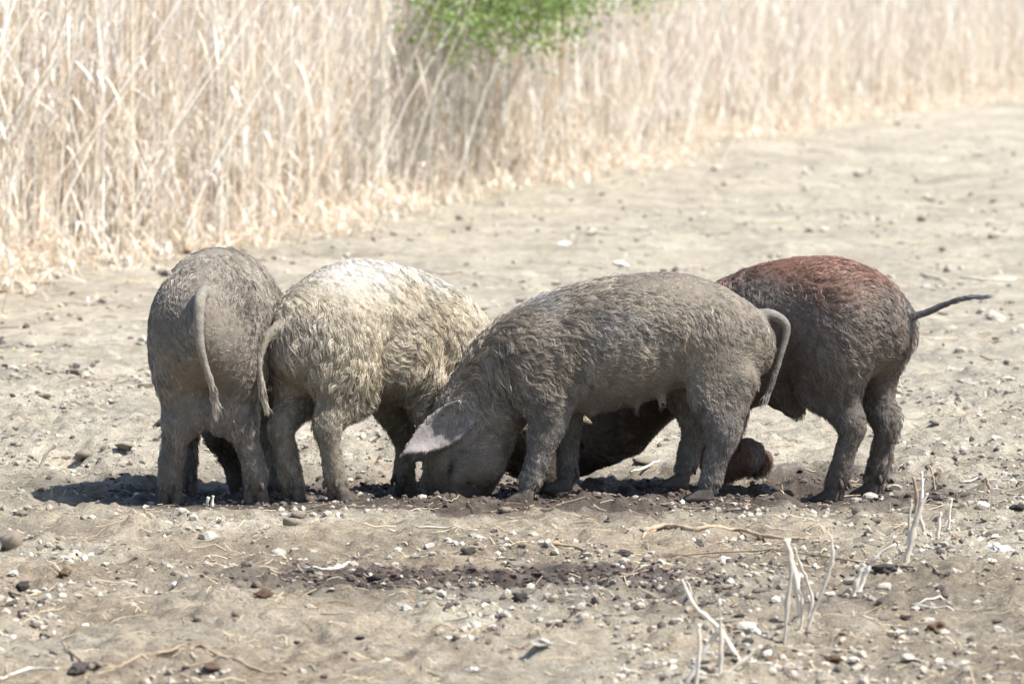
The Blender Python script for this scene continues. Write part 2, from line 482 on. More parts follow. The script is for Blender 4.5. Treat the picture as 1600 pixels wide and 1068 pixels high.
def build_pig(cfg):
    wf = cfg.get('width', 1.0)
    s = cfg['scale']; head_ang = cfg['heading']
    O = np.array(cfg['origin'], float)
    ch, sh_ = math.cos(head_ang), math.sin(head_ang)
    def to_local(p):
        q = (np.asarray(p, float) - O) / s
        return np.array((q[0] * ch + q[1] * sh_, -q[0] * sh_ + q[1] * ch, q[2]))
    root = new_obj(cfg['name'], None, label=cfg['label'], category='pig', group='pigs rooting in the mud')
    root.empty_display_size = .2
    root.location = O; root.rotation_euler = (0, 0, head_ang)
    # --- torso
    st = smooth_path(cfg['spine'], 5)                      # x, y, z, rz, ry
    torso = [seg(a[:3], b_[:3], a[3], b_[3], a[4] * wf, b_[4] * wf) for a, b_ in zip(st[:-1], st[1:])]
    # --- head
    hp = np.array(cfg['poll'], float); hd = np.array(cfg['head_dir'], float); hd /= np.linalg.norm(hd)
    lat = np.array(cfg.get('head_lat', (0, 1, 0)), float); lat -= hd * (lat @ hd); lat /= np.linalg.norm(lat)
    fu = np.cross(lat, hd)
    if fu @ np.array((1, 0, .2)) < 0: fu = -fu              # towards the forehead
    hs = cfg.get('head_scale', 1.14)
    P_ = lambda a, u, w: hp + (hd * a + fu * u + lat * w) * hs
    head = [seg(P_(-.03, .0, 0), P_(.10, .0, 0), .100 * hs, .090 * hs, .092 * hs, .080 * hs, lat),
            seg(P_(.10, .0, 0), P_(.19, .008, 0), .088 * hs, .058 * hs, .076 * hs, .050 * hs, lat),
            seg(P_(.19, .008, 0), P_(.275, .012, 0), .052 * hs, .044 * hs, .048 * hs, .044 * hs, lat),
            seg(P_(.03, -.045, 0), P_(.20, -.022, 0), .065 * hs, .030 * hs, .070 * hs, .028 * hs, lat),
            ell(P_(.075, -.052, .052), (.055 * hs, .050 * hs, .040 * hs), (hd, fu, lat)), ell(P_(.075, -.052, -.052), (.055 * hs, .050 * hs, .040 * hs), (hd, fu, lat)),
            ell(P_(.07, -.03, .05), (.06 * hs, .06 * hs, .04 * hs), (hd, fu, lat)), ell(P_(.07, -.03, -.05), (.06 * hs, .06 * hs, .04 * hs), (hd, fu, lat)),
            ell(P_(.085, .055, .050), (.034 * hs, .020 * hs, .022 * hs), (hd, fu, lat)), ell(P_(.085, .055, -.050), (.034 * hs, .020 * hs, .022 * hs), (hd, fu, lat)),
            ell(P_(.135, .012, .058), (.032 * hs, .018 * hs, .016 * hs), (hd, fu, lat)), ell(P_(.135, .012, -.058), (.032 * hs, .018 * hs, .016 * hs), (hd, fu, lat)),
            ell(P_(.285, .012, 0), (.012 * hs, .048 * hs, .046 * hs), (hd, fu, lat))]
    cuts = [seg(P_(.150, .030, .078), P_(.165, -.050, .066), .008 * hs, .007 * hs), seg(P_(.150, .030, -.078), P_(.165, -.050, -.066), .008 * hs, .007 * hs),
            seg(P_(.200, .058, .0), P_(.205, .03, .052), .005 * hs, .005 * hs), seg(P_(.200, .058, .0), P_(.205, .03, -.052), .005 * hs, .005 * hs),
            seg(P_(.170, .064, .0), P_(.175, .04, .056), .005 * hs, .005 * hs), seg(P_(.170, .064, .0), P_(.175, .04, -.056), .005 * hs, .005 * hs), ell(P_(.108, .038, .090), (.017 * hs, .011 * hs, .020 * hs), (hd, fu, lat)), ell(P_(.108, .038, -.090), (.017 * hs, .011 * hs, .020 * hs), (hd, fu, lat)),
            ell(P_(.297, .012, .017), (.012 * hs, .012 * hs, .009 * hs)), ell(P_(.297, .012, -.017), (.012 * hs, .012 * hs, .009 * hs)),
            seg(P_(.14, -.020, .070), P_(.25, -.014, .050), .009 * hs, .009 * hs), seg(P_(.14, -.020, -.070), P_(.25, -.014, -.050), .009 * hs, .009 * hs)]
    # --- ears: a fan of thin ribs blended into one sheet
    ears = []
    for e in cfg['ears']:
        b0 = P_(*e['base']); tip = b0 + np.array(e['dir']) ; wd = np.array(e['wide'], float)
        ax = tip - b0; wd = wd - ax * (wd @ ax) / (ax @ ax); wd /= np.linalg.norm(wd)
        nn = np.cross(ax, wd); nn /= np.linalg.norm(nn)
        W = e.get('w', .055)
        for i in range(11):
            q = i / 5.0 - 1
            pts = []
            for t in np.linspace(0, 1, 8):
                half = W * (.62 + 1.35 * t * (1 - t) * 1.6) * (1 - t) ** .62 if t < 1 else 0
                pts.append(b0 + ax * t + wd * q * half + nn * (e.get('cup', .035) * (q * q) * (1 - t) + e.get('bend', .02) * math.sin(math.pi * t)))
            for a, b_ in zip(pts[:-1], pts[1:]): ears.append(seg(a, b_, .0068, .0058))
    tail_nodes = smooth_path(cfg['tail'], 4)                # x, y, z, r
    tail = [seg(a[:3], b_[:3], a[3], b_[3]) for a, b_ in zip(tail_nodes[:-1], tail_nodes[1:])]
    # --- legs
    extra_arm = []
    slim = lambda r: min(r, .5 * r + .0155)
    legs, hams, feet = [], [], []
    for lg in cfg['legs']:
        sd = lg['side']
        F = to_local(lg['foot']) if 'foot' in lg else None
        fwd = np.array(lg.get('fwd', (1, 0, 0)), float)
        if lg.get('nodes'):
            nd = [np.array(q, float) for q in lg['nodes']]
            F = nd[-1][:3] + np.array(lg.get('sole', (.006, 0, -.042)))
        elif lg['kind'] == 'hind':
            legr = .050
            hip = np.array((cfg.get('hip_x', -.205), sd * .085 * wf, cfg.get('hip_z', .46)))
            stf = np.array((cfg.get('hip_x', -.205) + .075 + .25 * (F[0] + .2), sd * .055 + .3 * F[1], .31))
            hk = F + np.array((-.052 + lg.get('hock', 0), 0, .205)); hk[1] = .45 * F[1] + .55 * sd * .066
            ft = F + np.array((-.018, 0, .075))
            nd = [np.r_[hip, .112], np.r_[stf, .066], np.r_[.5 * (stf + hk), .043], np.r_[hk, .0335], np.r_[.5 * (hk + ft), .0305], np.r_[ft, .0325], np.r_[F + (-.002, 0, .040), .028]]
            hams.append(seg(hip + (-.035, 0, -.07), hk + (.004, 0, .012), legr, .029, .046, .027))
            hams.append(ell(hk + (-.016, 0, .018), (.024, .020, .034)))
            hams.append(ell(hip + (-.005, sd * .008, -.045), (.108, .080 * wf, .162)))
        else:
            fx_ = lg.get('back', 0.0)
            shp = np.array((.305 - .6 * fx_, sd * .095 * wf, .40)); elb = np.array((.262 - fx_, sd * .108 * wf, .265))
            elb[0] += .3 * (F[0] - .3)
            cp = F + np.array((.004, 0, .150)); cp[1] = .8 * F[1] + .2 * sd * .105
            ft = F + np.array((-.008, 0, .065))
            nd = [np.r_[shp, .11], np.r_[elb, .068], np.r_[.5 * (elb + cp), .047], np.r_[cp, .035], np.r_[.5 * (cp + ft), .029], np.r_[ft, .030], np.r_[F + (.002, 0, .040), .027]]
            extra_arm.append(ell(.45 * shp + .55 * elb + np.array((-.005, sd * .022, 0)), (.062, .045, .10)))
        nd = smooth_path(nd, 4)
        for a, b_ in zip(nd[:-1], nd[1:]):
            legs.append(seg(a[:3], b_[:3], a[3], b_[3], slim(a[3]), slim(b_[3])))
        if not lg.get('folded'): feet.append((F, fwd, lg.get('up', (0, 0, 1)), lg.get('mat')))
    extra = cfg.get('extra', []) + extra_arm
    groups = [(torso, 0.0, 0.0), (extra, .012, .03), (hams, .03, .06), (legs, 0.0, .032), (head, .025, .05), (ears, .004, .012), (tail, .004, .008)]
    allp = [p for g in groups for p in g[0]]
    lo = np.min([prim_box(p)[0] for p in allp], 0) - .03; hi = np.max([prim_box(p)[1] for p in allp], 0) + .03
    h = .0066
    dims = np.ceil((hi - lo) / h).astype(int) + 1
    ax_ = [lo[i] + np.arange(dims[i]) * h for i in range(3)]
    D = np.full(dims, 1e3, np.float32)
    for prims, kin, kg in groups:
        if not prims: continue
        G = np.full(dims, 1e3, np.float32)
        for pr in prims:
            b0, b1 = prim_box(pr); mg = .05 + max(kin, kg)
            i0 = np.clip(((b0 - mg - lo) / h).astype(int), 0, dims); i1 = np.clip(((b1 + mg - lo) / h).astype(int) + 2, 0, dims)
            sl = tuple(slice(i0[q], i1[q]) for q in range(3))
            P = np.stack(np.meshgrid(*[ax_[q][sl[q]] for q in range(3)], indexing='ij'), -1)
            G[sl] = smin(G[sl], prim_d(P, pr).astype(np.float32), kin)
        D = smin(D, G, kg)
    for pr in cuts:
        b0, b1 = prim_box(pr)
        i0 = np.clip(((b0 - .03 - lo) / h).astype(int), 0, dims); i1 = np.clip(((b1 + .03 - lo) / h).astype(int) + 2, 0, dims)
        sl = tuple(slice(i0[q], i1[q]) for q in range(3))
        P = np.stack(np.meshgrid(*[ax_[q][sl[q]] for q in range(3)], indexing='ij'), -1)
        D[sl] = np.maximum(D[sl], -prim_d(P, pr))
    for sd in (1, -1):                                       # hollows behind the shoulder and before the thigh
        for a, b_, r_, kk in (((.145, sd * .195, .52), (.205, sd * .185, .34), .020, .05), ((-.055, sd * .195, .47), (-.085, sd * .165, .32), .018, .055), ((.0, sd * .06, .685), (-.2, sd * .06, .675), .010, .03)):
            a = np.array(a) * (1, wf, 1); b_ = np.array(b_) * (1, wf, 1)
            Pg = np.stack(np.meshgrid(*ax_, indexing='ij'), -1)
            D = -smin(-D, prim_d(Pg, seg(a, b_, r_, r_)).astype(np.float32), kk)
    V, Q = surface_net(D, lo, h)
    # tangential relax
    for _ in range(2):
        s_ = np.zeros_like(V); c_ = np.zeros(len(V))
        for i, j in ((0, 1), (1, 2), (2, 3), (3, 0)):
            for a, b_ in ((i, j), (j, i)):
                np.add.at(s_, Q[:, a], V[Q[:, b_]]); np.add.at(c_, Q[:, a], 1)
        V = V * .45 + .55 * s_ / c_[:, None]
    # normals
    Tq = tri(Q)
    fn = np.cross(V[Tq[:, 1]] - V[Tq[:, 0]], V[Tq[:, 2]] - V[Tq[:, 0]])
    vn = np.zeros_like(V)
    for i in range(3): np.add.at(vn, Tq[:, i], fn)
    vn /= np.linalg.norm(vn, axis=1)[:, None] + 1e-12
    # regions: 0 torso 1 leg 2 head 3 ear 4 tail
    dist = np.stack([group_d(V, torso, 0), group_d(V, legs + hams, 0) + .004, group_d(V, head, 0) + .002, group_d(V, ears, 0) - .006, group_d(V, tail, 0) - .004], 1)
    reg_w = np.exp(-dist / .012); reg_w /= reg_w.sum(1)[:, None] + 1e-12
    legw = np.clip((.37 - V[:, 2]) / .17, 0, 1) * (dist[:, 1] < dist[:, 2] + .01)
    colf0 = cfg['color']
    def colf(P, n_, rw, rnd, lw):
        c = colf0(P, n_, rw, rnd, lw)
        a = (P - hp) @ hd / hs
        sm = np.clip((a - .095 - .02 * snoise3(P, 25, 91)) / .07, 0, 1) * np.clip(rw[:, 2] * 1.5, 0, 1)     # wet mud on the snout
        c = c * (1 - .85 * sm[:, None]) + np.array((.075, .058, .048)) * .85 * sm[:, None]
        c = c * (1 + .22 * snoise3(P, 30, 93) * rw[:, 3])[:, None]
        for sd in (1, -1):                                                                       # dark hair round the eye
            q_ = (P - P_(.112, .034, sd * .078)); ey = np.exp(-((q_ @ hd / .030) ** 2 + (q_ @ fu / .012) ** 2 + (q_ @ lat / .03) ** 2))
            c = c * (1 - .93 * ey[:, None])
        ft = np.clip((.06 - P[:, 2]) / .05, 0, 1) * lw * .5                                              # damp feet
        c = c * (1 - ft[:, None]) + np.array((.12, .095, .078)) * ft[:, None]
        cake = np.clip(snoise3(P, 12, 95) + .5 * snoise3(P, 33, 97) - .25, 0, 1)[:, None] * .30           # dried mud cakes
        return c * (1 - cake) + c * cake * 1.32
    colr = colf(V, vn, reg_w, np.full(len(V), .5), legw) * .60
    V = V + vn * (.0016 * snoise3(V, 55, cfg['seed'] + 40) * legw + .0008 * snoise3(V, 38, cfg['seed'] + 41))[:, None]
    me = mesh_np('body', V * s, Q, M_HIDE, True, colr)
    new_obj('body', me, root)
    for F, fwd, up, hm in feet:
        v, f = hoof_mesh(F * s, fwd, 1.0 * s, up, not hm)
        new_obj('hoof', mesh_np('hoof', v, f, M_HOOF_RUST if hm else M_HOOF), root)
    for sd in (1, -1):
        c = P_(.108, .037, sd * .066) * s
        u_, w_ = np.meshgrid(np.linspace(0, 2 * math.pi, 13)[:-1], np.linspace(0, math.pi, 7))
        sv = np.stack([np.cos(u_) * np.sin(w_), np.sin(u_) * np.sin(w_), np.cos(w_)], -1).reshape(-1, 3) * .0088 * hs * s + c
        sf = [[i * 12 + k, (i + 1) * 12 + k, (i + 1) * 12 + (k + 1) % 12, i * 12 + (k + 1) % 12] for i in range(6) for k in range(12)]
        new_obj('eye', mesh_np('eye', sv, sf, M_EYE), root)
    # --- fur
    area = .5 * np.linalg.norm(fn, axis=1)
    rw = reg_w[Tq].mean(1)
    dens = 1.0 * rw[:, 0] + 1.15 * rw[:, 1] + 1.15 * rw[:, 2] + 1.6 * rw[:, 3] + 1.9 * rw[:, 4]
    nz_ = vn[Tq].mean(1)[:, 2]; zc = V[Tq].mean(1)[:, 2]
    bare = np.clip((-nz_ - .35) / .3, 0, 1) * rw[:, 0]
    dens *= 1 - .75 * bare
    w_ = area * dens; w_ /= w_.sum()
    NS = cfg.get('strands', 66000)
    ti = rng.choice(len(Tq), NS, p=w_)
    u1 = np.sqrt(rng.random(NS)); u2 = rng.random(NS)
    bc = np.stack([1 - u1, u1 * (1 - u2), u1 * u2], 1)
    P0 = (V[Tq[ti]] * bc[..., None]).sum(1); N0 = (vn[Tq[ti]] * bc[..., None]).sum(1)
    N0 /= np.linalg.norm(N0, axis=1)[:, None]
    RW = (reg_w[Tq[ti]] * bc[..., None]).sum(1); LW = (legw[Tq[ti]] * bc[:, :]).sum(1)
    # flow field: along the spine towards the tail, hanging down the sides and legs
    sp = st[:, :3]; tg = np.gradient(sp, axis=0); tg /= np.linalg.norm(tg, axis=1)[:, None]
    near = np.argmin(((P0[:, None, :] - sp[None]) ** 2).sum(-1), 1)
    flow = tg[near] * (-.75 if cfg['spine'][0][0] < cfg['spine'][-1][0] else .75)
    flow = flow + np.array((0, 0, -1)) * (.55 + .35 * np.clip(np.abs(N0[:, 1:2]), 0, 1))
    flow = flow * (1 - LW[:, None]) + np.array((-.12, 0, -1)) * LW[:, None]
    hw = RW[:, 2:3]; flow = flow * (1 - hw) + (-hd * .7 + np.array((-.3, 0, -.25))) * hw
    e_dir = np.array(cfg['ears'][0]['dir']); e_dir = e_dir / np.linalg.norm(e_dir)
    flow = flow * (1 - RW[:, 3:4]) + e_dir * RW[:, 3:4]
    tdir = tail_nodes[-1, :3] - tail_nodes[0, :3]
    tnear = np.argmin(((P0[:, None, :] - tail_nodes[None, :, :3]) ** 2).sum(-1), 1)
    ttg = np.gradient(tail_nodes[:, :3], axis=0); ttg /= np.linalg.norm(ttg, axis=1)[:, None]
    flow = flow * (1 - RW[:, 4:5]) + ttg[tnear] * 1.2 * RW[:, 4:5]
    def groom(P, Nn, fl, seed):
        ang = cfg.get('swirl', .9) * snoise3(P, 9, seed) + .35 * snoise3(P, 28, seed + 1)
        T = fl - Nn * (fl * Nn).sum(1)[:, None]; T /= np.linalg.norm(T, axis=1)[:, None] + 1e-9
        B = np.cross(Nn, T)
        return T * np.cos(ang)[:, None] + B * np.sin(ang)[:, None]
    swl = 1 - .75 * np.clip(RW[:, 3] + RW[:, 4] + .5 * LW + .3 * RW[:, 2], 0, 1)
    T0 = groom(P0, N0, flow, cfg['seed']); Tn = flow - N0 * (flow * N0).sum(1)[:, None]; Tn /= np.linalg.norm(Tn, axis=1)[:, None] + 1e-9
    T0 = T0 * swl[:, None] + Tn * (1 - swl)[:, None]
    L = cfg.get('len', .036) * (.6 + .8 * rng.random(NS)) * (RW[:, 0] + (1 - .35 * LW) * RW[:, 1] + .72 * RW[:, 2] + .22 * RW[:, 3] + .24 * RW[:, 4])
    L *= 1 - .36 * LW
    patch = np.clip(.92 + .55 * snoise3(P0, 5.5, cfg['seed'] + 7), .62, 1.4)
    ham = np.clip((-.02 - P0[:, 0]) / .12, 0, 1) * np.clip((.56 - P0[:, 2]) / .1, 0, 1)
    L *= (patch * (1 - .22 * ham)) * (1 - LW) + LW * 1.0
    L *= 1 + .35 * snoise3(P0, 14, cfg['seed'] + 5)
    L = np.clip(L, .006, None)
    tl = np.clip((tnear / (len(tail_nodes) - 1) - .65) / .35, 0, 1) * RW[:, 4]
    L += tl * (.03 + .03 * rng.random(NS))
    bareh = np.clip((-N0[:, 2] - .35) / .3, 0, 1) * RW[:, 0]
    L *= 1 - .6 * bareh
    edge = RW[:, 3] * (rng.random(NS) < .12); L += edge * .012
    snout = np.clip(((P0 - hp) @ hd - .19) / .05, 0, 1) * RW[:, 2]
    L *= 1 - .7 * snout
    bald = np.clip((snoise3(P0, 6.5, cfg['seed'] + 9) - .28) / .25, 0, 1) * RW[:, 0] * cfg.get('bald', .62)
    L *= 1 - bald
    for sd in (1, -1):
        L *= np.clip((np.linalg.norm(P0 - P_(.108, .038, sd * .078), axis=1) - .006) / .02, .4, 1)
    amp = 1.25 * cfg.get('curl', .0055) * np.clip(L / .03, 0, 1.4) * (.6 + .8 * rng.random(NS)) * (1 - .7 * RW[:, 4])
    # locks: each strand leans towards the strand that leads its lock
    nc = NS // 15
    lead = rng.choice(NS, nc, replace=False)
    kd = kdtree.KDTree(nc)
    for i, q in enumerate(lead): kd.insert(P0[q], i)
    kd.balance()
    cid = np.array([lead[kd.find(p)[1]] for p in P0])
    phase = 6.28 * rng.random(NS); freq = .7 + .7 * rng.random(NS)
    same = rng.random(NS) < .85
    phase = np.where(same, phase[cid] + .5 * rng.normal(size=NS), phase); freq = np.where(same, freq[cid], freq)
    T0 = np.where(same[:, None], .75 * T0[cid] + .25 * T0, T0)
    T0 -= N0 * (T0 * N0).sum(1)[:, None]; T0 /= np.linalg.norm(T0, axis=1)[:, None] + 1e-9
    B0 = np.cross(N0, T0)
    m_ = 7
    ss = np.linspace(0, 1, m_)
    lift = cfg.get('lift', .20) * (.5 + rng.random(NS)) * (1 + 1.1 * LW)
    wild = rng.random(NS) < .03
    lift = np.where(wild, lift * 1.8, lift)
    Pt = np.empty((NS, m_, 3))
    for j, t in enumerate(ss):
        a = amp * (t ** .8)
        Pt[:, j] = P0 - N0 * .001 + L[:, None] * (T0 * (t * .93) + N0 * (lift * t * (1.25 - .8 * t))[:, None]) \
            + B0 * (a * np.sin(6.28 * freq * t + phase) - a * 0)[:, None] + N0 * (.45 * a * np.cos(6.28 * freq * t + phase))[:, None] \
            + np.array((0, 0, -1)) * (cfg.get('droop', .18) * L * t * t)[:, None]
    cl = (cfg.get('clump', .80) * np.clip(1 - np.linalg.norm(P0 - P0[cid], axis=1) / .035, 0, 1) * (~wild))
    Pc = Pt[cid]
    for j, t in enumerate(ss):
        Pt[:, j] += (Pc[:, j] - Pt[:, j]) * (cl * t ** 1.1)[:, None]
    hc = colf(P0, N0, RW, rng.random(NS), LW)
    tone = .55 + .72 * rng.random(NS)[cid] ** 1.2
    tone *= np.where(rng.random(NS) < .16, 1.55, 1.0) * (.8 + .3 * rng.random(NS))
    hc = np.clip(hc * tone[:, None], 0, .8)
    cu = bpy.data.hair_curves.new('fur')
    cu.add_curves([m_] * NS)
    cu.attributes['position'].data.foreach_set('vector', (Pt * s).astype(np.float32).ravel())
    ra = cu.attributes.get('radius') or cu.attributes.new('radius', 'FLOAT', 'POINT')
    base_r = cfg.get('rad', .00075) * (.65 + .7 * rng.random(NS)) * np.clip(L / .03, .6, 1.1)
    ra.data.foreach_set('value', (base_r[:, None] * (1 - .8 * ss ** 1.6)[None]).astype(np.float32).ravel())
    ca = cu.attributes.new('hcol', 'FLOAT_COLOR', 'CURVE')
    c4 = np.ones((NS, 4), np.float32); c4[:, :3] = hc
    ca.data.foreach_set('color', c4.ravel())
    cu.materials.append(M_FUR)
    new_obj('fur', cu, root)
    return root

def gp(u, d):
    x_ = (u - 800) / FPX * d
    return np.array((x_, d, float(H(x_, d)) + .006))

def px_local(cx, ground_v=780, k=528.0):
    """photo pixels of a pig seen in profile -> its own metres"""
    return lambda u, v, y=0.0: ((cx - u) / k, y, (ground_v - v) / k)

def lerp3(a, b_, t):
    t = np.clip(t, 0, 1)[:, None]
    return np.array(a) * (1 - t) + np.array(b_) * t

SPINE = [(-.305, 0, .455, .085, .072), (-.262, 0, .455, .134, .118), (-.165, 0, .492, .156, .148), (-.06, 0, .488, .178, .168), (.055, 0, .463, .194, .180),
         (.17, 0, .437, .194, .178), (.28, 0, .415, .172, .160), (.37, 0, .375, .150, .128), (.44, 0, .292, .125, .108), (.49, 0, .215, .105, .095)]

# grey profile pig in front
q = px_local(1000)
def col_front(P, n_, rw, rnd, lw):
    base = lerp3((.240, .198, .152), (.350, .296, .226), .5 + .5 * snoise3(P, 7, 3) + .6 * (rnd - .5))
    silver = np.clip(.8 * snoise3(P, 16, 8) - .1, 0, 1) * np.clip((P[:, 2] - .4) / .1, 0, 1) * np.clip((P[:, 0] + .1) / .1, 0, 1)
    c = base * (1 - silver[:, None] * .5) + np.array((.36, .35, .34)) * silver[:, None] * .5
    belly = np.clip((.36 - P[:, 2]) / .06, 0, 1) * rw[:, 0]
    c = c * (1 - .6 * belly[:, None]) + np.array((.27, .225, .185)) * .6 * belly[:, None]
    c = c * (1 - lw[:, None]) + lerp3((.17, .15, .13), (.25, .22, .19), rnd) * lw[:, None]
    c = c * (1 - rw[:, 3:4]) + np.array((.37, .33, .31)) * rw[:, 3:4]
    c = c * (1 - rw[:, 2:3] * .5) + np.array((.20, .165, .13)) * rw[:, 2:3] * .5
    return c * (1 - rw[:, 4:5]) + np.array((.31, .28, .235)) * rw[:, 4:5]

build_pig(dict(
    name='pig', seed=3, scale=1.0, heading=math.pi, origin=((1000 - 800) / FPX * 15.15, 15.15, 0.0),
    label='grey curly-haired pig seen in full profile, head down to the left with a pale ear', spine=SPINE,
    poll=q(738, 675), head_dir=(.22, .06, -.97), ears=[
        dict(base=(-.035, .03, .07), dir=(.175, .075, -.105), wide=(.35, -.25, .9), w=.060, cup=-.045, bend=.032),
        dict(base=(-.005, .045, -.07), dir=(.13, -.10, -.12), wide=(.35, .25, .9), w=.058, cup=.03, bend=-.018)],
    tail=[(*q(1178, 500), .022), (*q(1205, 494), .016), (*q(1230, 512), .012), (*q(1223, 550), .010), (*q(1211, 590), .008), (*q(1200, 620), .006)],
    extra=[seg(q(1152, 592, .09), q(1131, 672, .118), .060, .040), seg(q(1130, 592, -.09), q(1094, 665, -.105), .06, .04), ell(q(848, 608, .125), (.056, .046, .095)), ell(q(862, 604, -.125), (.056, .046, .095)), seg(q(925, 622, .06), q(925, 647, .06), .013, .0065), seg(q(995, 616, .06), q(995, 641, .06), .013, .0065), seg(q(1032, 608, .07), q(1032, 633, .07), .013, .0065)],
    legs=[dict(kind='hind', side=1, nodes=[(*q(1122, 530, .085), .104), (*q(1108, 608, .105), .068), (*q(1119, 645, .115), .053), (*q(1127, 680, .118), .043), (*q(1116, 715, .118), .035), (*q(1112, 738, .118), .034), (*q(1105, 754, .118), .029)]),
          dict(kind='hind', side=-1, nodes=[(*q(1120, 535, -.085), .112), (*q(1080, 610, -.10), .072), (*q(1085, 645, -.105), .055), (*q(1090, 675, -.105), .040), (*q(1080, 712, -.11), .033), (*q(1078, 730, -.11), .033), (*q(1071, 744, -.11), .028)]),
          dict(kind='front', side=1, nodes=[(*q(835, 560, .095), .115), (*q(858, 640, .11), .066), (*q(851, 672, .115), .052), (*q(843, 705, .115), .037), (*q(834, 733, .115), .031), (*q(830, 746, .115), .032), (*q(825, 757, .115), .028)]),
          dict(kind='front', side=-1, nodes=[(*q(850, 560, -.095), .115), (*q(882, 635, -.10), .062), (*q(886, 670, -.105), .046), (*q(888, 700, -.105), .034), (*q(888, 727, -.105), .030), (*q(887, 740, -.105), .031), (*q(887, 750, -.105), .029)])],
    color=col_front, len=.036, curl=.006))

# grey-brown pig seen from behind, at the left
def col_left(P, n_, rw, rnd, lw):
    c = lerp3((.225, .188, .150), (.32, .27, .21), .5 + .5 * snoise3(P, 8, 13) + .6 * (rnd - .5))
    top = np.clip((P[:, 2] - .52) / .1, 0, 1)
    c = c * (1 - .55 * top[:, None]) + np.array((.34, .29, .225)) * .55 * top[:, None]
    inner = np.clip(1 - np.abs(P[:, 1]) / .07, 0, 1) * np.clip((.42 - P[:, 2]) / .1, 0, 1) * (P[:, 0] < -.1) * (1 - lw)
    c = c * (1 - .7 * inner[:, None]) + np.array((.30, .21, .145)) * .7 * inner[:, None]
    c = c * (1 - .6 * lw[:, None]) + np.array((.23, .205, .185)) * .6 * lw[:, None]
    c = c * (1 - .7 * rw[:, 2:3]) + np.array((.10, .08, .07)) * .7 * rw[:, 2:3]
    return c * (1 - rw[:, 4:5]) + np.array((.36, .32, .255)) * rw[:, 4:5]

s1 = 1.11
o1 = np.array(((333 - 800) / FPX * 14.95, 14.95 + .2 * s1, 0.0))
tp = lambda x, u, v: (x, (330 - u) / 535 / s1, (790 - v) / 535 / s1)
SP1 = [(a, b_, c, d, e * 1.0) for a, b_, c, d, e in SPINE]
build_pig(dict(
    name='pig', width=.90, seed=23, scale=s1, heading=R(87), origin=o1,
    label='grey-brown pig seen from behind, at the left end, with a hanging cream tail', spine=SP1,
    poll=(.50, -.015, .235), head_dir=(.12, -.03, -.98), ears=[
        dict(base=(-.005, .03, .07), dir=(.05, .17, -.10), wide=(.5, .2, .8), w=.055, cup=-.03, bend=.015),
        dict(base=(-.005, .03, -.07), dir=(.05, -.19, -.08), wide=(.5, -.2, .8), w=.055, cup=.03, bend=-.015)],
    tail=[(*tp(-.35, 331, 450), .017), (*tp(-.410, 328, 468), .0155), (*tp(-.432, 329, 520), .0125), (*tp(-.430, 337, 560), .0105), (*tp(-.425, 348, 595), .009), (*tp(-.415, 353, 624), .007)],
    extra=[ell((-.225, .032, .245), (.045, .033, .055)), ell((-.225, -.024, .238), (.045, .033, .055))],
    legs=[dict(kind='hind', side=1, foot=gp(264, 14.985)), dict(kind='hind', side=-1, foot=gp(398, 14.985)),
          dict(kind='front', side=1, foot=np.array(((288 - 800) / FPX * 15.42, 15.42, float(H((288 - 800) / FPX * 15.42, 15.42))))),
          dict(kind='front', side=-1, foot=np.array(((428 - 800) / FPX * 15.42, 15.42, float(H((428 - 800) / FPX * 15.42, 15.42)))))],
    color=col_left, len=.040, curl=.006, swirl=.7))

# cream woolly pig
def col_cream(P, n_, rw, rnd, lw):
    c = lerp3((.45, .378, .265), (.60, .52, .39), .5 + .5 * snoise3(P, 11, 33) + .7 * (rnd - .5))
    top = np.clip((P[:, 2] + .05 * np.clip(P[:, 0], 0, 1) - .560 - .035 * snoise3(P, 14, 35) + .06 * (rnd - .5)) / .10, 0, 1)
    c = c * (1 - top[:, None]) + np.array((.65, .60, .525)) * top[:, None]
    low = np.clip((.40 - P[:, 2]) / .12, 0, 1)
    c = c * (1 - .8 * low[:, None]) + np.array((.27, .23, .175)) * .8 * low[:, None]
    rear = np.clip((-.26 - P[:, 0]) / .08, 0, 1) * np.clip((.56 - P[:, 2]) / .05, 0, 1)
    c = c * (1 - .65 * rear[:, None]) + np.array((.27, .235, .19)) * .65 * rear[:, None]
    c = c * (1 - .7 * rw[:, 2:3]) + np.array((.30, .235, .155)) * .7 * rw[:, 2:3]
    c = c * (1 - rw[:, 3:4] * .6) + np.array((.44, .34, .22)) * .6 * rw[:, 3:4]
    return c * (1 - rw[:, 4:5]) + np.array((.44, .385, .295)) * rw[:, 4:5]

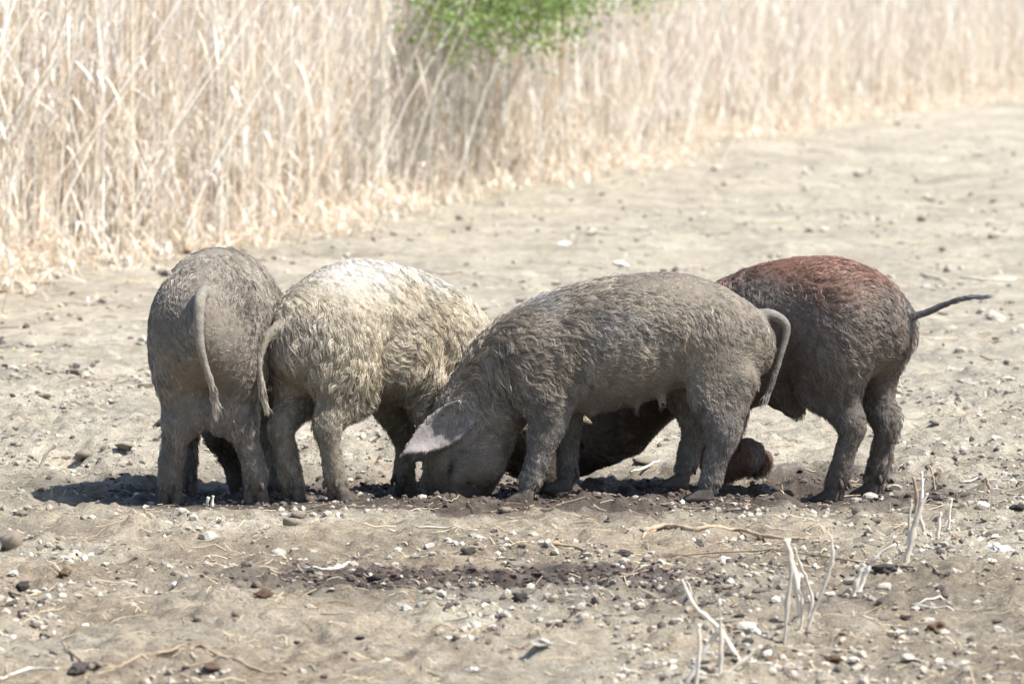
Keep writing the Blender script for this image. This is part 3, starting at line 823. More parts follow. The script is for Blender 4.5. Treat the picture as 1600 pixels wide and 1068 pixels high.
s2 = 1.05
h2 = R(53)
hc2 = gp(490, 15.0)
o2 = hc2 + np.array((math.cos(h2), math.sin(h2), 0)) * .21 * s2 + np.array((.02, .02, 0)); o2[2] = 0
SP2 = [(a, b_ - max(a - .2, 0) ** 1.5 * .55, c, d, e) for a, b_, c, d, e in SPINE]
build_pig(dict(
    name='pig', bald=.0, seed=43, scale=s2, heading=h2, origin=o2,
    width=.82, label='cream woolly pig with a white back and muddy grey legs, second from the left', spine=SP2,
    poll=(.515, -.10, .225), head_dir=(.25, -.45, -.85), ears=[
        dict(base=(-.005, .045, -.07), dir=(.10, -.13, -.10), wide=(.35, .25, .9), w=.055, cup=.03, bend=-.018),
        dict(base=(-.005, .045, .07), dir=(.12, .12, -.10), wide=(.35, -.25, .9), w=.055, cup=-.03, bend=.018)],
    tail=[(-.335, .0, .50, .017), (-.385, .008, .50, .014), (-.425, .025, .46, .012), (-.440, .035, .40, .010), (-.432, .035, .35, .009), (-.425, .028, .30, .007)],
    legs=[dict(kind='hind', side=1, foot=gp(458, 15.03)), dict(kind='hind', side=-1, foot=gp(528, 14.98)),
          dict(kind='front', side=-1, foot=gp(676, 15.31), back=.05), dict(kind='front', side=1, foot=gp(634, 15.50), back=.05)],
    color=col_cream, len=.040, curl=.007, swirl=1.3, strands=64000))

# rust-backed pig, kneeling behind
def col_rust(P, n_, rw, rnd, lw):
    c = lerp3((.168, .132, .104), (.245, .198, .158), .5 + .5 * snoise3(P, 8, 53) + .6 * (rnd - .5))
    sad = np.clip((P[:, 2] - .520 - .06 * snoise3(P, 11, 55) + .05 * (rnd - .5)) / .09, 0, 1) * np.clip((P[:, 0] + .40) / .12, 0, 1)
    c = c * (1 - .9 * sad[:, None]) + lerp3((.20, .085, .048), (.28, .14, .09), rnd) * .88 * sad[:, None]
    c = c * (1 - .5 * lw[:, None]) + np.array((.17, .148, .13)) * .5 * lw[:, None]
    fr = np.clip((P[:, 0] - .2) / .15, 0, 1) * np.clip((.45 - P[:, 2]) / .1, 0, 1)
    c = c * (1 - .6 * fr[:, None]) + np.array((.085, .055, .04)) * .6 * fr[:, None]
    kn = np.clip((P[:, 0] - .02) / .05, 0, 1) * np.clip((.22 - P[:, 2]) / .04, 0, 1) * (P[:, 0] < .34) * (1 - rw[:, 2])
    c = c * (1 - .9 * kn[:, None]) + np.array((.19, .105, .068)) * .9 * kn[:, None]
    return c * (1 - rw[:, 4:5]) + np.array((.17, .155, .15)) * rw[:, 4:5]

s4 = 1.05
h4 = R(146)
hc4 = gp(1334, 15.36)
o4 = hc4 + np.array((math.cos(h4), math.sin(h4), 0)) * .21 * s4; o4[2] = 0
SP4 = [(-.305, 0, .470, .085, .072), (-.262, 0, .470, .134, .118), (-.165, 0, .507, .152, .146), (-.06, 0, .494, .172, .164), (.055, 0, .456, .186, .174),
       (.17, 0, .405, .190, .175), (.28, 0, .372, .166, .155), (.37, 0, .335, .145, .128), (.455, 0, .285, .122, .108), (.53, 0, .225, .104, .095)]
build_pig(dict(
    name='pig', seed=63, scale=s4, heading=h4, origin=o4, hip_z=.475,
    label='dark pig with a rust-brown back and outstretched tail, kneeling behind the grey pig', spine=SP4,
    poll=(.565, .0, .215), head_dir=(.70, .0, -.71), ears=[
        dict(base=(-.005, .045, .07), dir=(.13, .10, -.06), wide=(.35, -.25, .9), w=.055, cup=-.03, bend=.018),
        dict(base=(-.005, .045, -.07), dir=(.13, -.10, -.06), wide=(.35, .25, .9), w=.055, cup=.03, bend=-.018)],
    tail=[(-.325, .0, .505, .021), (-.375, -.005, .503, .014), (-.43, -.01, .512, .011), (-.49, -.02, .538, .009), (-.55, -.03, .560, .007), (-.60, -.05, .566, .005)],
    extra=[ell((.0, .03, .262), (.065, .03, .045)), ell((-.03, .03, .228), (.036, .024, .030)),
           ell((.052, .100, .094), (.021, .017, .041), ((.93, 0, .36), (0, 1, 0), (-.36, 0, .93))), ell((.050, .130, .090), (.021, .017, .039), ((.93, 0, .36), (0, 1, 0), (-.36, 0, .93))), ell((.075, .115, .128), (.016, .026, .014))],
    legs=[dict(kind='hind', side=1, foot=gp(1305, 15.30)), dict(kind='hind', side=-1, foot=gp(1366, 15.43)),
          dict(kind='front', side=1, fwd=(-.25, .0, -.97), up=(.97, .0, -.25), sole=(-.046, 0, .004), folded=True,
               nodes=[(.30, .095, .36, .11), (.23, .11, .22, .066), (.20, .115, .13, .050), (.175, .115, .050, .043), (.12, .115, .055, .033), (.085, .115, .078, .031), (.066, .115, .095, .030)]),
          dict(kind='front', side=-1, folded=True, fwd=(-.55, .0, -.83), up=(-.83, .0, .55), sole=(-.03, 0, .012),
               nodes=[(.30, -.095, .36, .11), (.27, -.11, .22, .066), (.285, -.115, .13, .05), (.29, -.115, .040, .042), (.24, -.115, .04, .036), (.185, -.115, .045, .037), (.165, -.115, .05, .036)])],
    color=col_rust, len=.038, curl=.006))

# ------------------------------------------------------------------ puddle in the rooted hole
pv = [(0.075, 15.30), (0.16, 15.24), (0.27, 15.25), (0.34, 15.33), (0.33, 15.44), (0.22, 15.50), (0.10, 15.46), (0.05, 15.38)]
zc = min(float(H(a, b_)) for a, b_ in pv) + .012
V = [(a, b_, zc) for a, b_ in pv] + [(.2, 15.37, zc)]
new_obj('puddle', mesh_np('puddle', V, [[i, (i + 1) % 8, 8] for i in range(8)], M_WATER), kind='structure')

# ------------------------------------------------------------------ stones, clods and dung
def ico(sub):
    import bmesh
    bm = bmesh.new(); bmesh.ops.create_icosphere(bm, subdivisions=sub, radius=1)
    bm.verts.ensure_lookup_table()
    V = np.array([v.co[:] for v in bm.verts]); F = np.array([[v.index for v in f.verts] for f in bm.faces]); bm.free()
    return V, F
ICO1, ICO2, ICO3 = ico(1), ico(2), ico(3)

def rock(seed, base, rough=.28, facet=.5, flat=.7, lumps=0.0):
    V, F = base; r_ = np.random.default_rng(seed); V = V.copy()
    for _ in range(9):                                       # chip flat faces
        d = r_.normal(size=3); d /= np.linalg.norm(d); c = r_.uniform(.55, .9)
        ex = np.clip(V @ d - c, 0, None); V -= ex[:, None] * d * facet * 1.6
    V *= (1 + rough * snoise3(V, 1.6, seed) * .5 + rough * .5 * snoise3(V, 5, seed + 1))[:, None]
    if lumps: V *= (1 + lumps * np.abs(snoise3(V, 3.2, seed + 2)))[:, None]
    V *= np.array((1, r_.uniform(.6, .9), flat * r_.uniform(.75, 1.1)))
    return V / np.abs(V[:, 0]).max(), F

def shared(name, mat, seeds, **kw):
    return [mesh_np(name, *rock(s_, **kw), mat, smooth=kw.get('facet', .5) < .6) for s_ in seeds]
STONES = shared('stone', M_STONE, range(100, 108), base=ICO2, rough=.2, facet=.9, flat=.7)
CLODS = shared('clod', M_CLOD, range(120, 128), base=ICO2, rough=.55, facet=.3, flat=.6, lumps=.3)
DUNGS = shared('dung', M_DUNG, range(140, 146), base=ICO3, rough=.5, facet=.2, flat=.6, lumps=.6)
BROWNS = shared('brown_clod', M_BROWN, range(150, 154), base=ICO3, rough=.5, facet=.3, flat=.65, lumps=.4)
CHIPS = shared('white_chip', M_BONE, range(160, 164), base=ICO3, rough=.7, facet=.7, flat=.5, lumps=.5)
KINDS = dict(stone=STONES, clod=CLODS, dung=DUNGS, brown_clod=BROWNS, white_chip=CHIPS)

def put(kind, u, v, w, label, group=None, tall=1.0, i=None, rot=None):
    p = at(u, v)
    hw_ = .5 * w * p[1] / FPX
    me = random.choice(KINDS[kind]) if i is None else KINDS[kind][i % len(KINDS[kind])]
    o = new_obj(kind, me, label=label, category={'stone': 'stone', 'clod': 'clod', 'dung': 'dung', 'brown_clod': 'clod', 'white_chip': 'chip'}[kind], group=group)
    o.scale = (hw_, hw_, hw_ * tall)
    o.rotation_euler = (random.uniform(-.2, .2), random.uniform(-.2, .2), random.uniform(0, 6.28) if rot is None else rot)
    o.location = (p[0], p[1], p[2] + hw_ * tall * .28)
    return o

for a in [
    ('clod', 18, 856, 52, 'large rough clod at the left picture edge in front of the pigs', 1.15),
    ('white_chip', 20, 897, 34, 'white crumbly lump at the left edge, below the large clod', .8),
    ('dung', 37, 922, 38, 'dark pointed lump at the left edge lying over a twig', 1.2),
    ('brown_clod', 103, 897, 32, 'brown dark-topped lump right of the dark pointed one at the left', 1.1),
    ('stone', 200, 912, 26, 'pale oval pebble alone in the left foreground', .7),
    ('clod', 75, 978, 46, 'flat grey clod with a brown end in the left foreground', .6),
    ('dung', 124, 1046, 62, 'elongated dark dung pile under the long thin stick', .55),
    ('clod', 222, 989, 22, 'small grey clod above the long thin stick', .9),
    ('clod', 300, 1000, 30, 'flat grey-brown clod touching the long thin stick', .6),
    ('brown_clod', 330, 1056, 40, 'reddish-brown lump at the bottom edge under the stick fork', .7),
    ('stone', 330, 845, 40, 'angular grey rock pair, larger one, before the left pig', .9),
    ('stone', 305, 838, 30, 'pale rock leaning on the angular grey one before the left pig', .7),
    ('white_chip', 345, 815, 22, 'white block of chalk in front of the left pig', .9),
    ('clod', 402, 908, 26, 'grey-brown lump standing on top of the brown cup-shaped one', 1.2),
    ('brown_clod', 411, 935, 36, 'brown cup-shaped lump in the left centre foreground', .9),
    ('stone', 437, 868, 26, 'round pale pebble left of the bleached bone-like stick', .8),
    ('clod', 458, 828, 40, 'curved brown clod with a root in front of the cream pig', .7),
    ('stone', 490, 862, 20, 'small cream pebble above the bleached bone-like stick', .8),
    ('dung', 562, 915, 22, 'small round dung ball left of the pyramid dung pile', .9),
    ('dung', 588, 910, 40, 'pyramid-shaped dung pile in the dark mud strip', 1.0),
    ('dung', 733, 862, 30, 'dark hollow block of dung standing before the grey pig', 1.2),
    ('clod', 690, 868, 34, 'brown clod left of the dark hollow dung block', .8),
    ('stone', 672, 858, 28, 'pale rounded stone left of the dark hollow dung block', .8),
    ('white_chip', 705, 853, 22, 'white flat chip beside the dark hollow dung block', .5),
    ('stone', 630, 946, 30, 'pale flat stone, left one of a touching pair in the centre foreground', .55),
    ('stone', 660, 948, 26, 'pale stone, right one of a touching pair in the centre foreground', .9),
    ('dung', 688, 950, 38, 'low dark lump right of the pale stone pair', .5),
    ('clod', 736, 934, 36, 'grey-tan clod between the pale stone pair and the round clod', .7),
    ('dung', 814, 940, 30, 'round brown-grey clod with a straw on top, centre foreground', 1.2),
    ('clod', 810, 880, 46, 'flat crusty grey clod above the dark mud strip', .45),
    ('dung', 712, 999, 28, 'dark dung lump low in the centre foreground', .8),
    ('stone', 846, 1030, 44, 'bluish grey slanted stone low in the centre foreground', .7),
    ('white_chip', 741, 1050, 30, 'white square stone at the bottom edge, centre', .9),
    ('white_chip', 977, 1052, 26, 'white stone at the bottom edge beside the dry stem cluster', 1.1),
    ('dung', 974, 866, 38, 'grey speckled dung lump near the peeled stick end', .6),
    ('dung', 948, 816, 16, 'small black dung ball in front of the grey pig', .8),
    ('dung', 1085, 850, 38, 'dark dung pellets below the peeled stick', .6),
    ('white_chip', 1135, 880, 30, 'white knobbly stone below the peeled stick', .8),
    ('stone', 1165, 990, 34, 'white oval stone left of the forked white stems', .7),
    ('brown_clod', 1204, 1030, 30, 'dark brown block low in the right foreground', 1.0),
    ('brown_clod', 1305, 1033, 40, 'dark brown flat lump low in the right foreground', .7),
    ('dung', 1384, 888, 44, 'dark pellet heap right of the short white split stem', .8),
    ('stone', 1383, 926, 30, 'pale grey stone in the right foreground near the pellet heap', .8),
    ('white_chip', 1563, 866, 56, 'large white chunk with an orange-brown stain at the right edge', .9),
    ('white_chip', 1588, 890, 30, 'white chip lying against the large stained chunk', .7),
    ('white_chip', 1548, 880, 30, 'small white crust at the foot of the large stained chunk', .6),
    ('dung', 1460, 786, 34, 'dark dung lump, left of two behind the upright stems', .8),
    ('dung', 1490, 783, 26, 'dark dung lump, right of two behind the upright stems', .8),
    ('white_chip', 1537, 788, 34, 'grey-white crumpled clod right of the two dung lumps', .7),
    ('dung', 1592, 796, 30, 'dark rounded lump cut by the right picture edge', .9),
    ('stone', 1340, 784, 24, 'pale stone right beside the rust-backed pig hoof', .8),
    ('stone', 1362, 780, 30, 'second pale stone beside the rust-backed pig hoof, with a tan top', .8),
    ('white_chip', 1378, 794, 18, 'small white stone in front of the pair beside the hoof', .7),
    ('stone', 1395, 769, 30, 'pale stone behind the rust-backed pig, right of its hooves', .7),
    ('stone', 1452, 972, 34, 'white pebble in the right foreground', .6),
    ('brown_clod', 1465, 985, 40, 'brown peaked clod beside the white pebble, right foreground', .9),
    ('stone', 1560, 985, 26, 'pale stone near the right edge, lower foreground', .9),
    ('stone', 1420, 1024, 26, 'bluish white pebble low in the right foreground', .8),
    ('clod', 130, 716, 50, 'crumbling clod on the mound left of the pigs', .8),
    ('clod', 200, 705, 70, 'broad pale clod forming the mound left of the pigs', .5),
    ('clod', 67, 620, 34, 'grey clod on the bare dirt far left', .6),
    ('stone', 135, 690, 26, 'small stone on top of the mound at the left', .6),
    ('white_chip', 881, 383, 30, 'bright white round stone far behind the cream pig', .6),
    ('white_chip', 969, 411, 40, 'bright white flat stone just above the grey pig back', .5),
    ('stone', 1120, 265, 22, 'pale upright stone near the reed foot, far right of the shrub', .9),
    ('stone', 1363, 276, 26, 'pale stone with a dark side on the far bare slope', .8),
    ('stone', 1258, 272, 20, 'pale stone on the far slope left of the dark-sided one', .7),
    ('stone', 1530, 243, 36, 'flat pale stone high on the far right slope', .5),
    ('white_chip', 1546, 350, 16, 'small white stone on the right slope under the far flat one', 1.0),
    ('stone', 1556, 498, 34, 'pale stone at the right edge level with the pig tail', .7),
    ('white_chip', 1520, 520, 20, 'white stone just below the outstretched tail', .7),
    ('white_chip', 1460, 533, 30, 'white flat stone right of the rust pig rump', .5),
    ('white_chip', 1484, 583, 26, 'white stone right of the rust pig thigh', .8),
    ('stone', 1572, 588, 20, 'tan cube-like stone near the right edge behind the pigs', .9),
    ('white_chip', 1398, 622, 22, 'white stone touching the outline of the rust pig hind leg', .8),
    ('stone', 1580, 565, 24, 'flat pale stone near the right edge, above the tan one', .5),
    ('clod', 1590, 640, 30, 'pale clod at the right edge level with the pig hock', .8),
    ('stone', 1556, 690, 30, 'flat brown-grey stone at the right, level with the pig hooves', .5),
    ('clod', 1010, 725, 60, 'pale weathered lump seen under the grey pig belly', .5),
]:
    put(a[0], a[1], a[2], a[3], a[4], None, a[5])

LAND = [(18, 856, 'the large clod at the left edge'), (37, 922, 'the dark pointed lump at the left'), (103, 897, 'the brown dark-topped lump'),
        (200, 912, 'the pale oval pebble at the left'), (75, 978, 'the flat grey clod at the left'), (124, 1046, 'the elongated dung pile'),
        (260, 1027, 'the long thin forked stick'), (420, 1050, 'the right end of the long forked stick'), (320, 842, 'the angular grey rocks'), (405, 925, 'the brown cup-shaped lump'), (515, 886, 'the bone-like stick'),
        (588, 910, 'the pyramid-shaped dung pile'), (733, 862, 'the dark hollow dung block'), (645, 947, 'the touching pale stone pair'),
        (814, 940, 'the round clod with a straw'), (895, 860, 'the short dark brown stick'), (846, 1030, 'the bluish slanted stone'),
        (1100, 832, 'the long peeled stick'), (1240, 845, 'the thin end of the peeled stick'), (1120, 990, 'the tangle of crossing stems'), (1240, 920, 'the forked white stem cluster'),
        (1345, 900, 'the split white stem'), (1384, 888, 'the pellet heap'), (1430, 810, 'the tall branched stem'), (1475, 784, 'the two dung lumps'), (1204, 1030, 'the dark brown block'), (1305, 1033, 'the dark brown flat lump'),
        (1465, 978, 'the brown peaked clod'), (1563, 866, 'the large stained white chunk'), (712, 999, 'the low centre dung lump'), (974, 866, 'the grey speckled dung lump'), (1070, 900, 'the tips of the crossing stems'),
        (1340, 790, 'the rust-backed pig hooves'), (260, 790, 'the left pig hind hooves'), (520, 785, 'the cream pig hooves'), (820, 785, 'the grey pig front hoof'), (1100, 780, 'the grey pig hind hoof'),
        (1530, 465, 'the outstretched tail tip'), (1420, 560, 'the rust-backed pig rump'), (1390, 690, 'the rust-backed pig hock'), (1546, 350, 'the small white slope stone'),
        (1363, 276, 'the dark-sided far stone'), (1530, 243, 'the flat far slope stone'), (1572, 588, 'the tan cube-like stone'), (1556, 690, 'the flat brown-grey stone'), (1590, 640, 'the pale clod at the right edge'),
        (1520, 437, 'the long straw above the tail'), (130, 700, 'the mound at the left'), (67, 620, 'the grey clod at far left'), (100, 775, 'the left shadow tip'), (60, 440, 'the reed foot at the left'), (235, 600, 'the left pig flank'),
        (881, 383, 'the bright round stone'), (969, 411, 'the bright flat stone'), (560, 410, 'the cream pig back'), (1280, 412, 'the rust-backed pig back'), (340, 390, 'the left pig back')]
used_labels = set()
def own_label(kind, u, v, w, shared_label):
    size = 'tiny' if w < 12 else 'small' if w < 18 else 'medium'
    look = {'stone': 'pale stone', 'clod': 'dull dirt clod', 'dung': 'dark dung lump', 'white_chip': 'white chip'}[kind]
    for lu, lv, ph in sorted(LAND, key=lambda q_: (q_[0] - u) ** 2 + 4 * (q_[1] - v) ** 2)[:5]:
        du, dv = u - lu, v - lv
        side = ('right of' if du > 0 else 'left of') if abs(du) > 2.0 * abs(dv) else ('in front of' if dv > 0 else 'behind')
        how = 'close' if math.hypot(du, 2 * dv) < 70 else 'a little way' if math.hypot(du, 2 * dv) < 160 else 'well away'
        if math.hypot(du, 2 * dv) > 330: break
        lab = f"{size} {look} lying {how} {side} {ph}".replace('close in', 'close in')
        if lab not in used_labels and len(lab.split()) <= 16:
            used_labels.add(lab); return lab
    return shared_label

def hidden_by_pigs(u, v):
    return 215 < u < 1440 and 395 < v < 792
spec = [
    ('stone', 62, (0, 1600, 800, 1066), (9, 24), 'one of many small pale stones strewn over the foreground dirt', 'small pale stones in the foreground'),
    ('clod', 66, (0, 1600, 795, 1066), (10, 30), 'one of many dull crumbly clods strewn over the foreground dirt', 'small dirt clods in the foreground'),
    ('dung', 26, (420, 1600, 830, 1066), (10, 24), 'one of many small dark dung lumps in the foreground dirt', 'small dung lumps in the foreground'),
    ('white_chip', 24, (0, 1600, 810, 1066), (8, 20), 'one of many small white chips in the foreground dirt', 'small white chips in the foreground'),
    ('stone', 48, (1180, 1600, 240, 770), (9, 22), 'one of many pale stones on the bare slope right of the pigs', 'pale stones on the slope at the right'),
    ('clod', 22, (1240, 1600, 300, 770), (10, 26), 'one of many dull clods on the bare slope right of the pigs', 'clods on the slope at the right'),
    ('stone', 18, (0, 230, 480, 770), (8, 18), 'one of many pale stones on the bare dirt left of the pigs', 'pale stones on the dirt at the left'),
    ('clod', 20, (0, 230, 480, 780), (9, 24), 'one of many dull clods on the bare dirt left of the pigs', 'clods on the dirt at the left'),
    ('stone', 18, (420, 1180, 330, 470), (10, 22), 'one of many pale blurred stones on the dirt behind the pig backs', 'pale stones behind the pigs'),
]
def reed_row(u):
    return np.interp(u, [0, 400, 560, 700, 860, 1080, 1300, 1600], [430, 380, 340, 310, 285, 225, 190, 155])
for kind, cnt, (u0, u1, v0, v1), (w0, w1), lab, grp in spec:
    k = 0
    while k < cnt:
        u, v = random.uniform(u0, u1), random.uniform(v0, v1)
        if hidden_by_pigs(u, v) or v < reed_row(u) + 25: continue
        w = w0 + (w1 - w0) * random.random() ** 2
        put(kind, u, v, w, own_label(kind, u, v, w, lab), grp, random.uniform(.6, 1.0)); k += 1

# gravel too small to pick apart
def frustum_pts(cnt, y0, y1, pw=1.0):
    y = y0 * (y1 / y0) ** (rng.random(cnt) ** pw)
    x = (rng.random(cnt) * 2 - 1) * (830 / FPX) * y
    return x, y
def gravel(name, cnt, y0, y1, s0, s1, lift=.15):
    x, y = frustum_pts(cnt, y0, y1)
    keep = fbm(x * 2.4, y * 1.9, 61, 2) + .25 * (rng.random(cnt) - .5) > -.02
    x, y = x[keep], y[keep]; n_ = len(x)
    z = H(x, y)
    ang = rng.random(n_) * 6.28; sc = s0 + (s1 - s0) * rng.random(n_) ** 3
    protos = np.stack([rock(300 + i, ICO1, .5, .5, .65)[0] for i in range(12)]); F1 = ICO1[1]
    v = protos[rng.integers(0, 12, n_)] * sc[:, None, None]
    c_, s_ = np.cos(ang)[:, None], np.sin(ang)[:, None]
    vx = v[..., 0] * c_ - v[..., 1] * s_ + x[:, None]; vy = v[..., 0] * s_ + v[..., 1] * c_ + y[:, None]
    vz = v[..., 2] + (z + sc * lift)[:, None]
    nv = v.shape[1]
    F = (F1[None] + (np.arange(n_) * nv)[:, None, None]).reshape(-1, 3)
    w_ = wet_mask(x, y)
    tone = .55 + .6 * rng.random(n_)
    col = np.where(rng.random(n_)[:, None] < .11, np.array([[.55, .51, .43]]), np.array([[.40, .355, .285]]))
    dark = (rng.random(n_) < .16 + .6 * w_)
    col = np.where(dark[:, None], np.array([[.13, .105, .09]]), col) * tone[:, None]
    new_obj(name, mesh_np(name, np.stack([vx, vy, vz], -1).reshape(-1, 3), F, M_LITTER, False, np.repeat(col, nv, 0)), kind='stuff')
gravel('gravel', 30000, 10.9, 20.0, .002, .016)
gravel('gravel', 5000, 19.0, 66.0, .008, .035)
# churned crumbs of mud round the hole
x = rng.normal(0, .55, 6500) - .02; y = 15.42 + rng.normal(0, .24, 6500)
keep = wet_mask(x, y) > .35; x, y = x[keep], y[keep]
x2 = rng.normal(-.05, .4, 2600); y2 = 13.02 + rng.normal(0, .17, 2600); k2 = wet_mask(x2, y2) > .4
x, y = np.r_[x, x2[k2]], np.r_[y, y2[k2]]
n_ = len(x); sc = .0025 + .0105 * rng.random(n_) ** 3.5
protos = np.stack([rock(340 + i, ICO1, .8, .2, .7)[0] for i in range(10)])
v = protos[rng.integers(0, 10, n_)] * sc[:, None, None] + np.stack([x, y, H(x, y) + sc * .3], 1)[:, None]
F = (ICO1[1][None] + (np.arange(n_) * v.shape[1])[:, None, None]).reshape(-1, 3)
col = np.repeat(np.array([[.115, .088, .074]]) * (.5 + .9 * rng.random(n_))[:, None], v.shape[1], 0)
new_obj('mud', mesh_np('mud', v.reshape(-1, 3), F, M_LITTER, False, col), kind='stuff')

# straw bits and chaff
def straw(name, cnt, y0, y1, l0, l1, r):
    x, y = frustum_pts(cnt, y0, y1); n_ = len(x)
    ang = rng.random(n_) * 3.14; L = l0 + (l1 - l0) * rng.random(n_) ** 3
    m_ = 4; t_ = np.linspace(-.5, .5, m_)
    bend = rng.normal(0, .045, n_)
    px = x[:, None] + np.cos(ang)[:, None] * t_ * L[:, None] - np.sin(ang)[:, None] * (bend * L)[:, None] * (4 * t_ ** 2)
    py = y[:, None] + np.sin(ang)[:, None] * t_ * L[:, None] + np.cos(ang)[:, None] * (bend * L)[:, None] * (4 * t_ ** 2)
    rr = r * (.5 + rng.random(n_))
    pz = np.maximum(H(px, py), H(x, y)[:, None] - .01) + rr[:, None] * .8 + np.abs(rng.normal(0, .004, n_))[:, None]
    V = []
    for k in range(3):
        a = 2.09 * k
        V.append(np.stack([px - np.sin(ang)[:, None] * (rr * math.cos(a))[:, None], py + np.cos(ang)[:, None] * (rr * math.cos(a))[:, None], pz + (rr * math.sin(a))[:, None]], -1))
    V = np.stack(V, 2).reshape(n_, m_ * 3, 3)
    f = []
    for i in range(m_ - 1):
        for k in range(3):
            a, b_, c, d = i * 3 + k, i * 3 + (k + 1) % 3, (i + 1) * 3 + (k + 1) % 3, (i + 1) * 3 + k
            f += [[a, b_, c], [a, c, d]]
    F = (np.array(f)[None] + (np.arange(n_) * m_ * 3)[:, None, None]).reshape(-1, 3)
    base = np.where(rng.random(n_)[:, None] < .3, np.array([[.25, .17, .11]]), np.array([[.56, .46, .31]])) * (.6 + .6 * rng.random(n_))[:, None]
    new_obj(name, mesh_np(name, V.reshape(-1, 3), F, M_LITTER, False, np.repeat(base, m_ * 3, 0)), kind='stuff')
straw('straw_litter', 5200, 10.9, 19.0, .015, .11, .0011)
straw('straw_litter', 900, 19.0, 60.0, .06, .30, .003)

# ------------------------------------------------------------------ sticks and dry stems
def stick(name, paths, mat, label, cat='stick', up=False):
    parts = []
    for P, r0, r1 in paths:
        if up:                                             # rises from the ground at its first pixel
            b0 = at(*P[0][:2]); d0 = b0[1]
            pts = [b0 - np.array((0, 0, .01))] + [at(q_[0], q_[1], d0 + (q_[2] if len(q_) > 2 else 0)) for q_ in P[1:]]
        else:
            pts = [at(*q_[:2]) for q_ in P]
        pts = smooth_path(pts, 5)
        n_ = len(pts); d0 = pts[0][1]
        pts[1:-1] += rng.normal(0, .0011, (n_ - 2, 3))
        rad = np.linspace(r0, r1, n_) * .42 * d0 / FPX * (1 + .2 * rng.normal(size=n_)) * np.where(np.arange(n_) % 5 == 0, 1.22, 1.0)
        if not up:
            pts[:, 2] = np.maximum(H(pts[:, 0], pts[:, 1]), np.interp(np.arange(n_), [0, n_ - 1], H(pts[[0, -1], 0], pts[[0, -1], 1]))) + rad * .7
        parts.append(tube(pts, rad, 7, True, .25))
    if up and len(parts) > 1:
        c = parts[0][0].mean(0); c[2] = parts[0][0][:, 2].min()
        root = new_obj(name, None, label=label, category=cat); root.location = c
        for V, F in parts: new_obj('stem', mesh_np('stem', V - c, F, mat), root)
        return root
    V, F = join(parts)
    c = V.mean(0); c[2] = V[:, 2].min()
    o = new_obj(name, mesh_np(name, V - c, F, mat), label=label, category=cat)
    o.location = c
    return o
stick('dry_stick', [([(80, 1020), (170, 1031), (250, 1031), (330, 1027), (390, 1042), (448, 1056)], 5, 6), ([(215, 1024), (262, 1031), (330, 1028)], 3, 4), ([(318, 1014), (340, 1027)], 3, 2)], M_BARK, 'long thin brown stick with a fork lying across the lower left foreground')
stick('dry_stick', [([(1005, 832), (1040, 824), (1090, 829), (1150, 836), (1190, 846), (1240, 845), (1285, 841)], 10, 4), ([(1003, 832), (1030, 828)], 4, 5)], M_BARK, 'long tan peeled stick lying in front of the rust-backed pig')
stick('dry_stick', [([(860, 855), (890, 859), (930, 868)], 9, 5)], M_BARK, 'short dark brown stick in front of the grey pig')
stick('dry_stick', [([(475, 889), (510, 890), (540, 884), (556, 879)], 7, 9)], M_STRAW, 'thick bleached bone-like stick at the edge of the dark mud strip')
stick('dry_stick', [([(340, 973), (392, 973)], 6, 5)], M_STRAW, 'short straight white stick in the left foreground')
stick('dry_stick', [([(240, 822), (262, 819), (278, 814)], 8, 4)], M_STRAW, 'small pale stick piece in front of the left pig')
stick('dry_stick', [([(650, 830), (700, 828), (745, 832)], 5, 3)], M_STRAW, 'pale reed piece lying before the grey pig head')
stick('dry_stick', [([(655, 972), (700, 969), (750, 974)], 5, 3)], M_STRAW, 'pale thin stick low in the centre foreground')
stick('dry_stick', [([(1050, 867), (1120, 872), (1230, 870), (1360, 884)], 3, 3)], M_BARK, 'long thin straw crossing the right foreground behind the stems')
stick('dry_stick', [([(1400, 885), (1440, 893), (1480, 899)], 5, 3)], M_BARK, 'tan straw right of the pellet heap')
stick('dry_stick', [([(1425, 950), (1490, 955)], 8, 5), ([(1430, 944), (1475, 946)], 5, 4)], M_STRAW, 'pale split stem lying flat in the right foreground')
stick('dry_stick', [([(15, 925), (55, 930), (85, 922)], 5, 4)], M_BARK, 'brown twig under the dark pointed lump at the left')
stick('dry_stick', [([(0, 1062), (45, 1056), (90, 1050)], 5, 4)], M_STRAW, 'pale straw at the bottom left corner')
stick('dry_stick', [([(1440, 430), (1520, 436), (1600, 437)], 5, 4)], M_STRAW, 'long pale straw above the outstretched tail')
stick('dry_stick', [([(1500, 752), (1550, 757), (1600, 753)], 4, 3)], M_STRAW, 'thin pale straw at the right edge level with the hooves')
stick('dry_stick', [([(985, 748), (1005, 735), (1030, 716)], 6, 4)], M_STRAW, 'slanted reed piece seen under the grey pig belly')
stick('dry_stick', [([(60, 733), (70, 712), (88, 692)], 9, 6)], M_STRAW, 'pale stick leaning on the mound left of the pigs', up=True)
stick('dry_plant', [([(1224, 1005), (1231, 940), (1236, 880), (1226, 842)], 7, 9), ([(1252, 960), (1243, 905), (1230, 842)], 10, 9), ([(1262, 962), (1268, 930), (1250, 880), (1240, 855)], 9, 4), ([(1250, 985), (1253, 940), (1248, 920)], 6, 5), ([(1268, 955), (1265, 930)], 7, 4)], M_STRAW, 'cluster of forked white stems standing in the right foreground', 'plant stub', up=True)
stick('dry_plant', [([(1258, 985), (1282, 930), (1300, 880), (1299, 838)], 7, 4)], M_STRAW, 'thin leaning tan stem right of the forked white stems', 'plant stub', up=True)
stick('dry_plant', [([(1333, 930), (1340, 905), (1350, 880)], 13, 8), ([(1340, 922), (1355, 893), (1370, 868), (1400, 850)], 9, 4)], M_STRAW, 'short thick split white stem right of the forked cluster', 'plant stub', up=True)
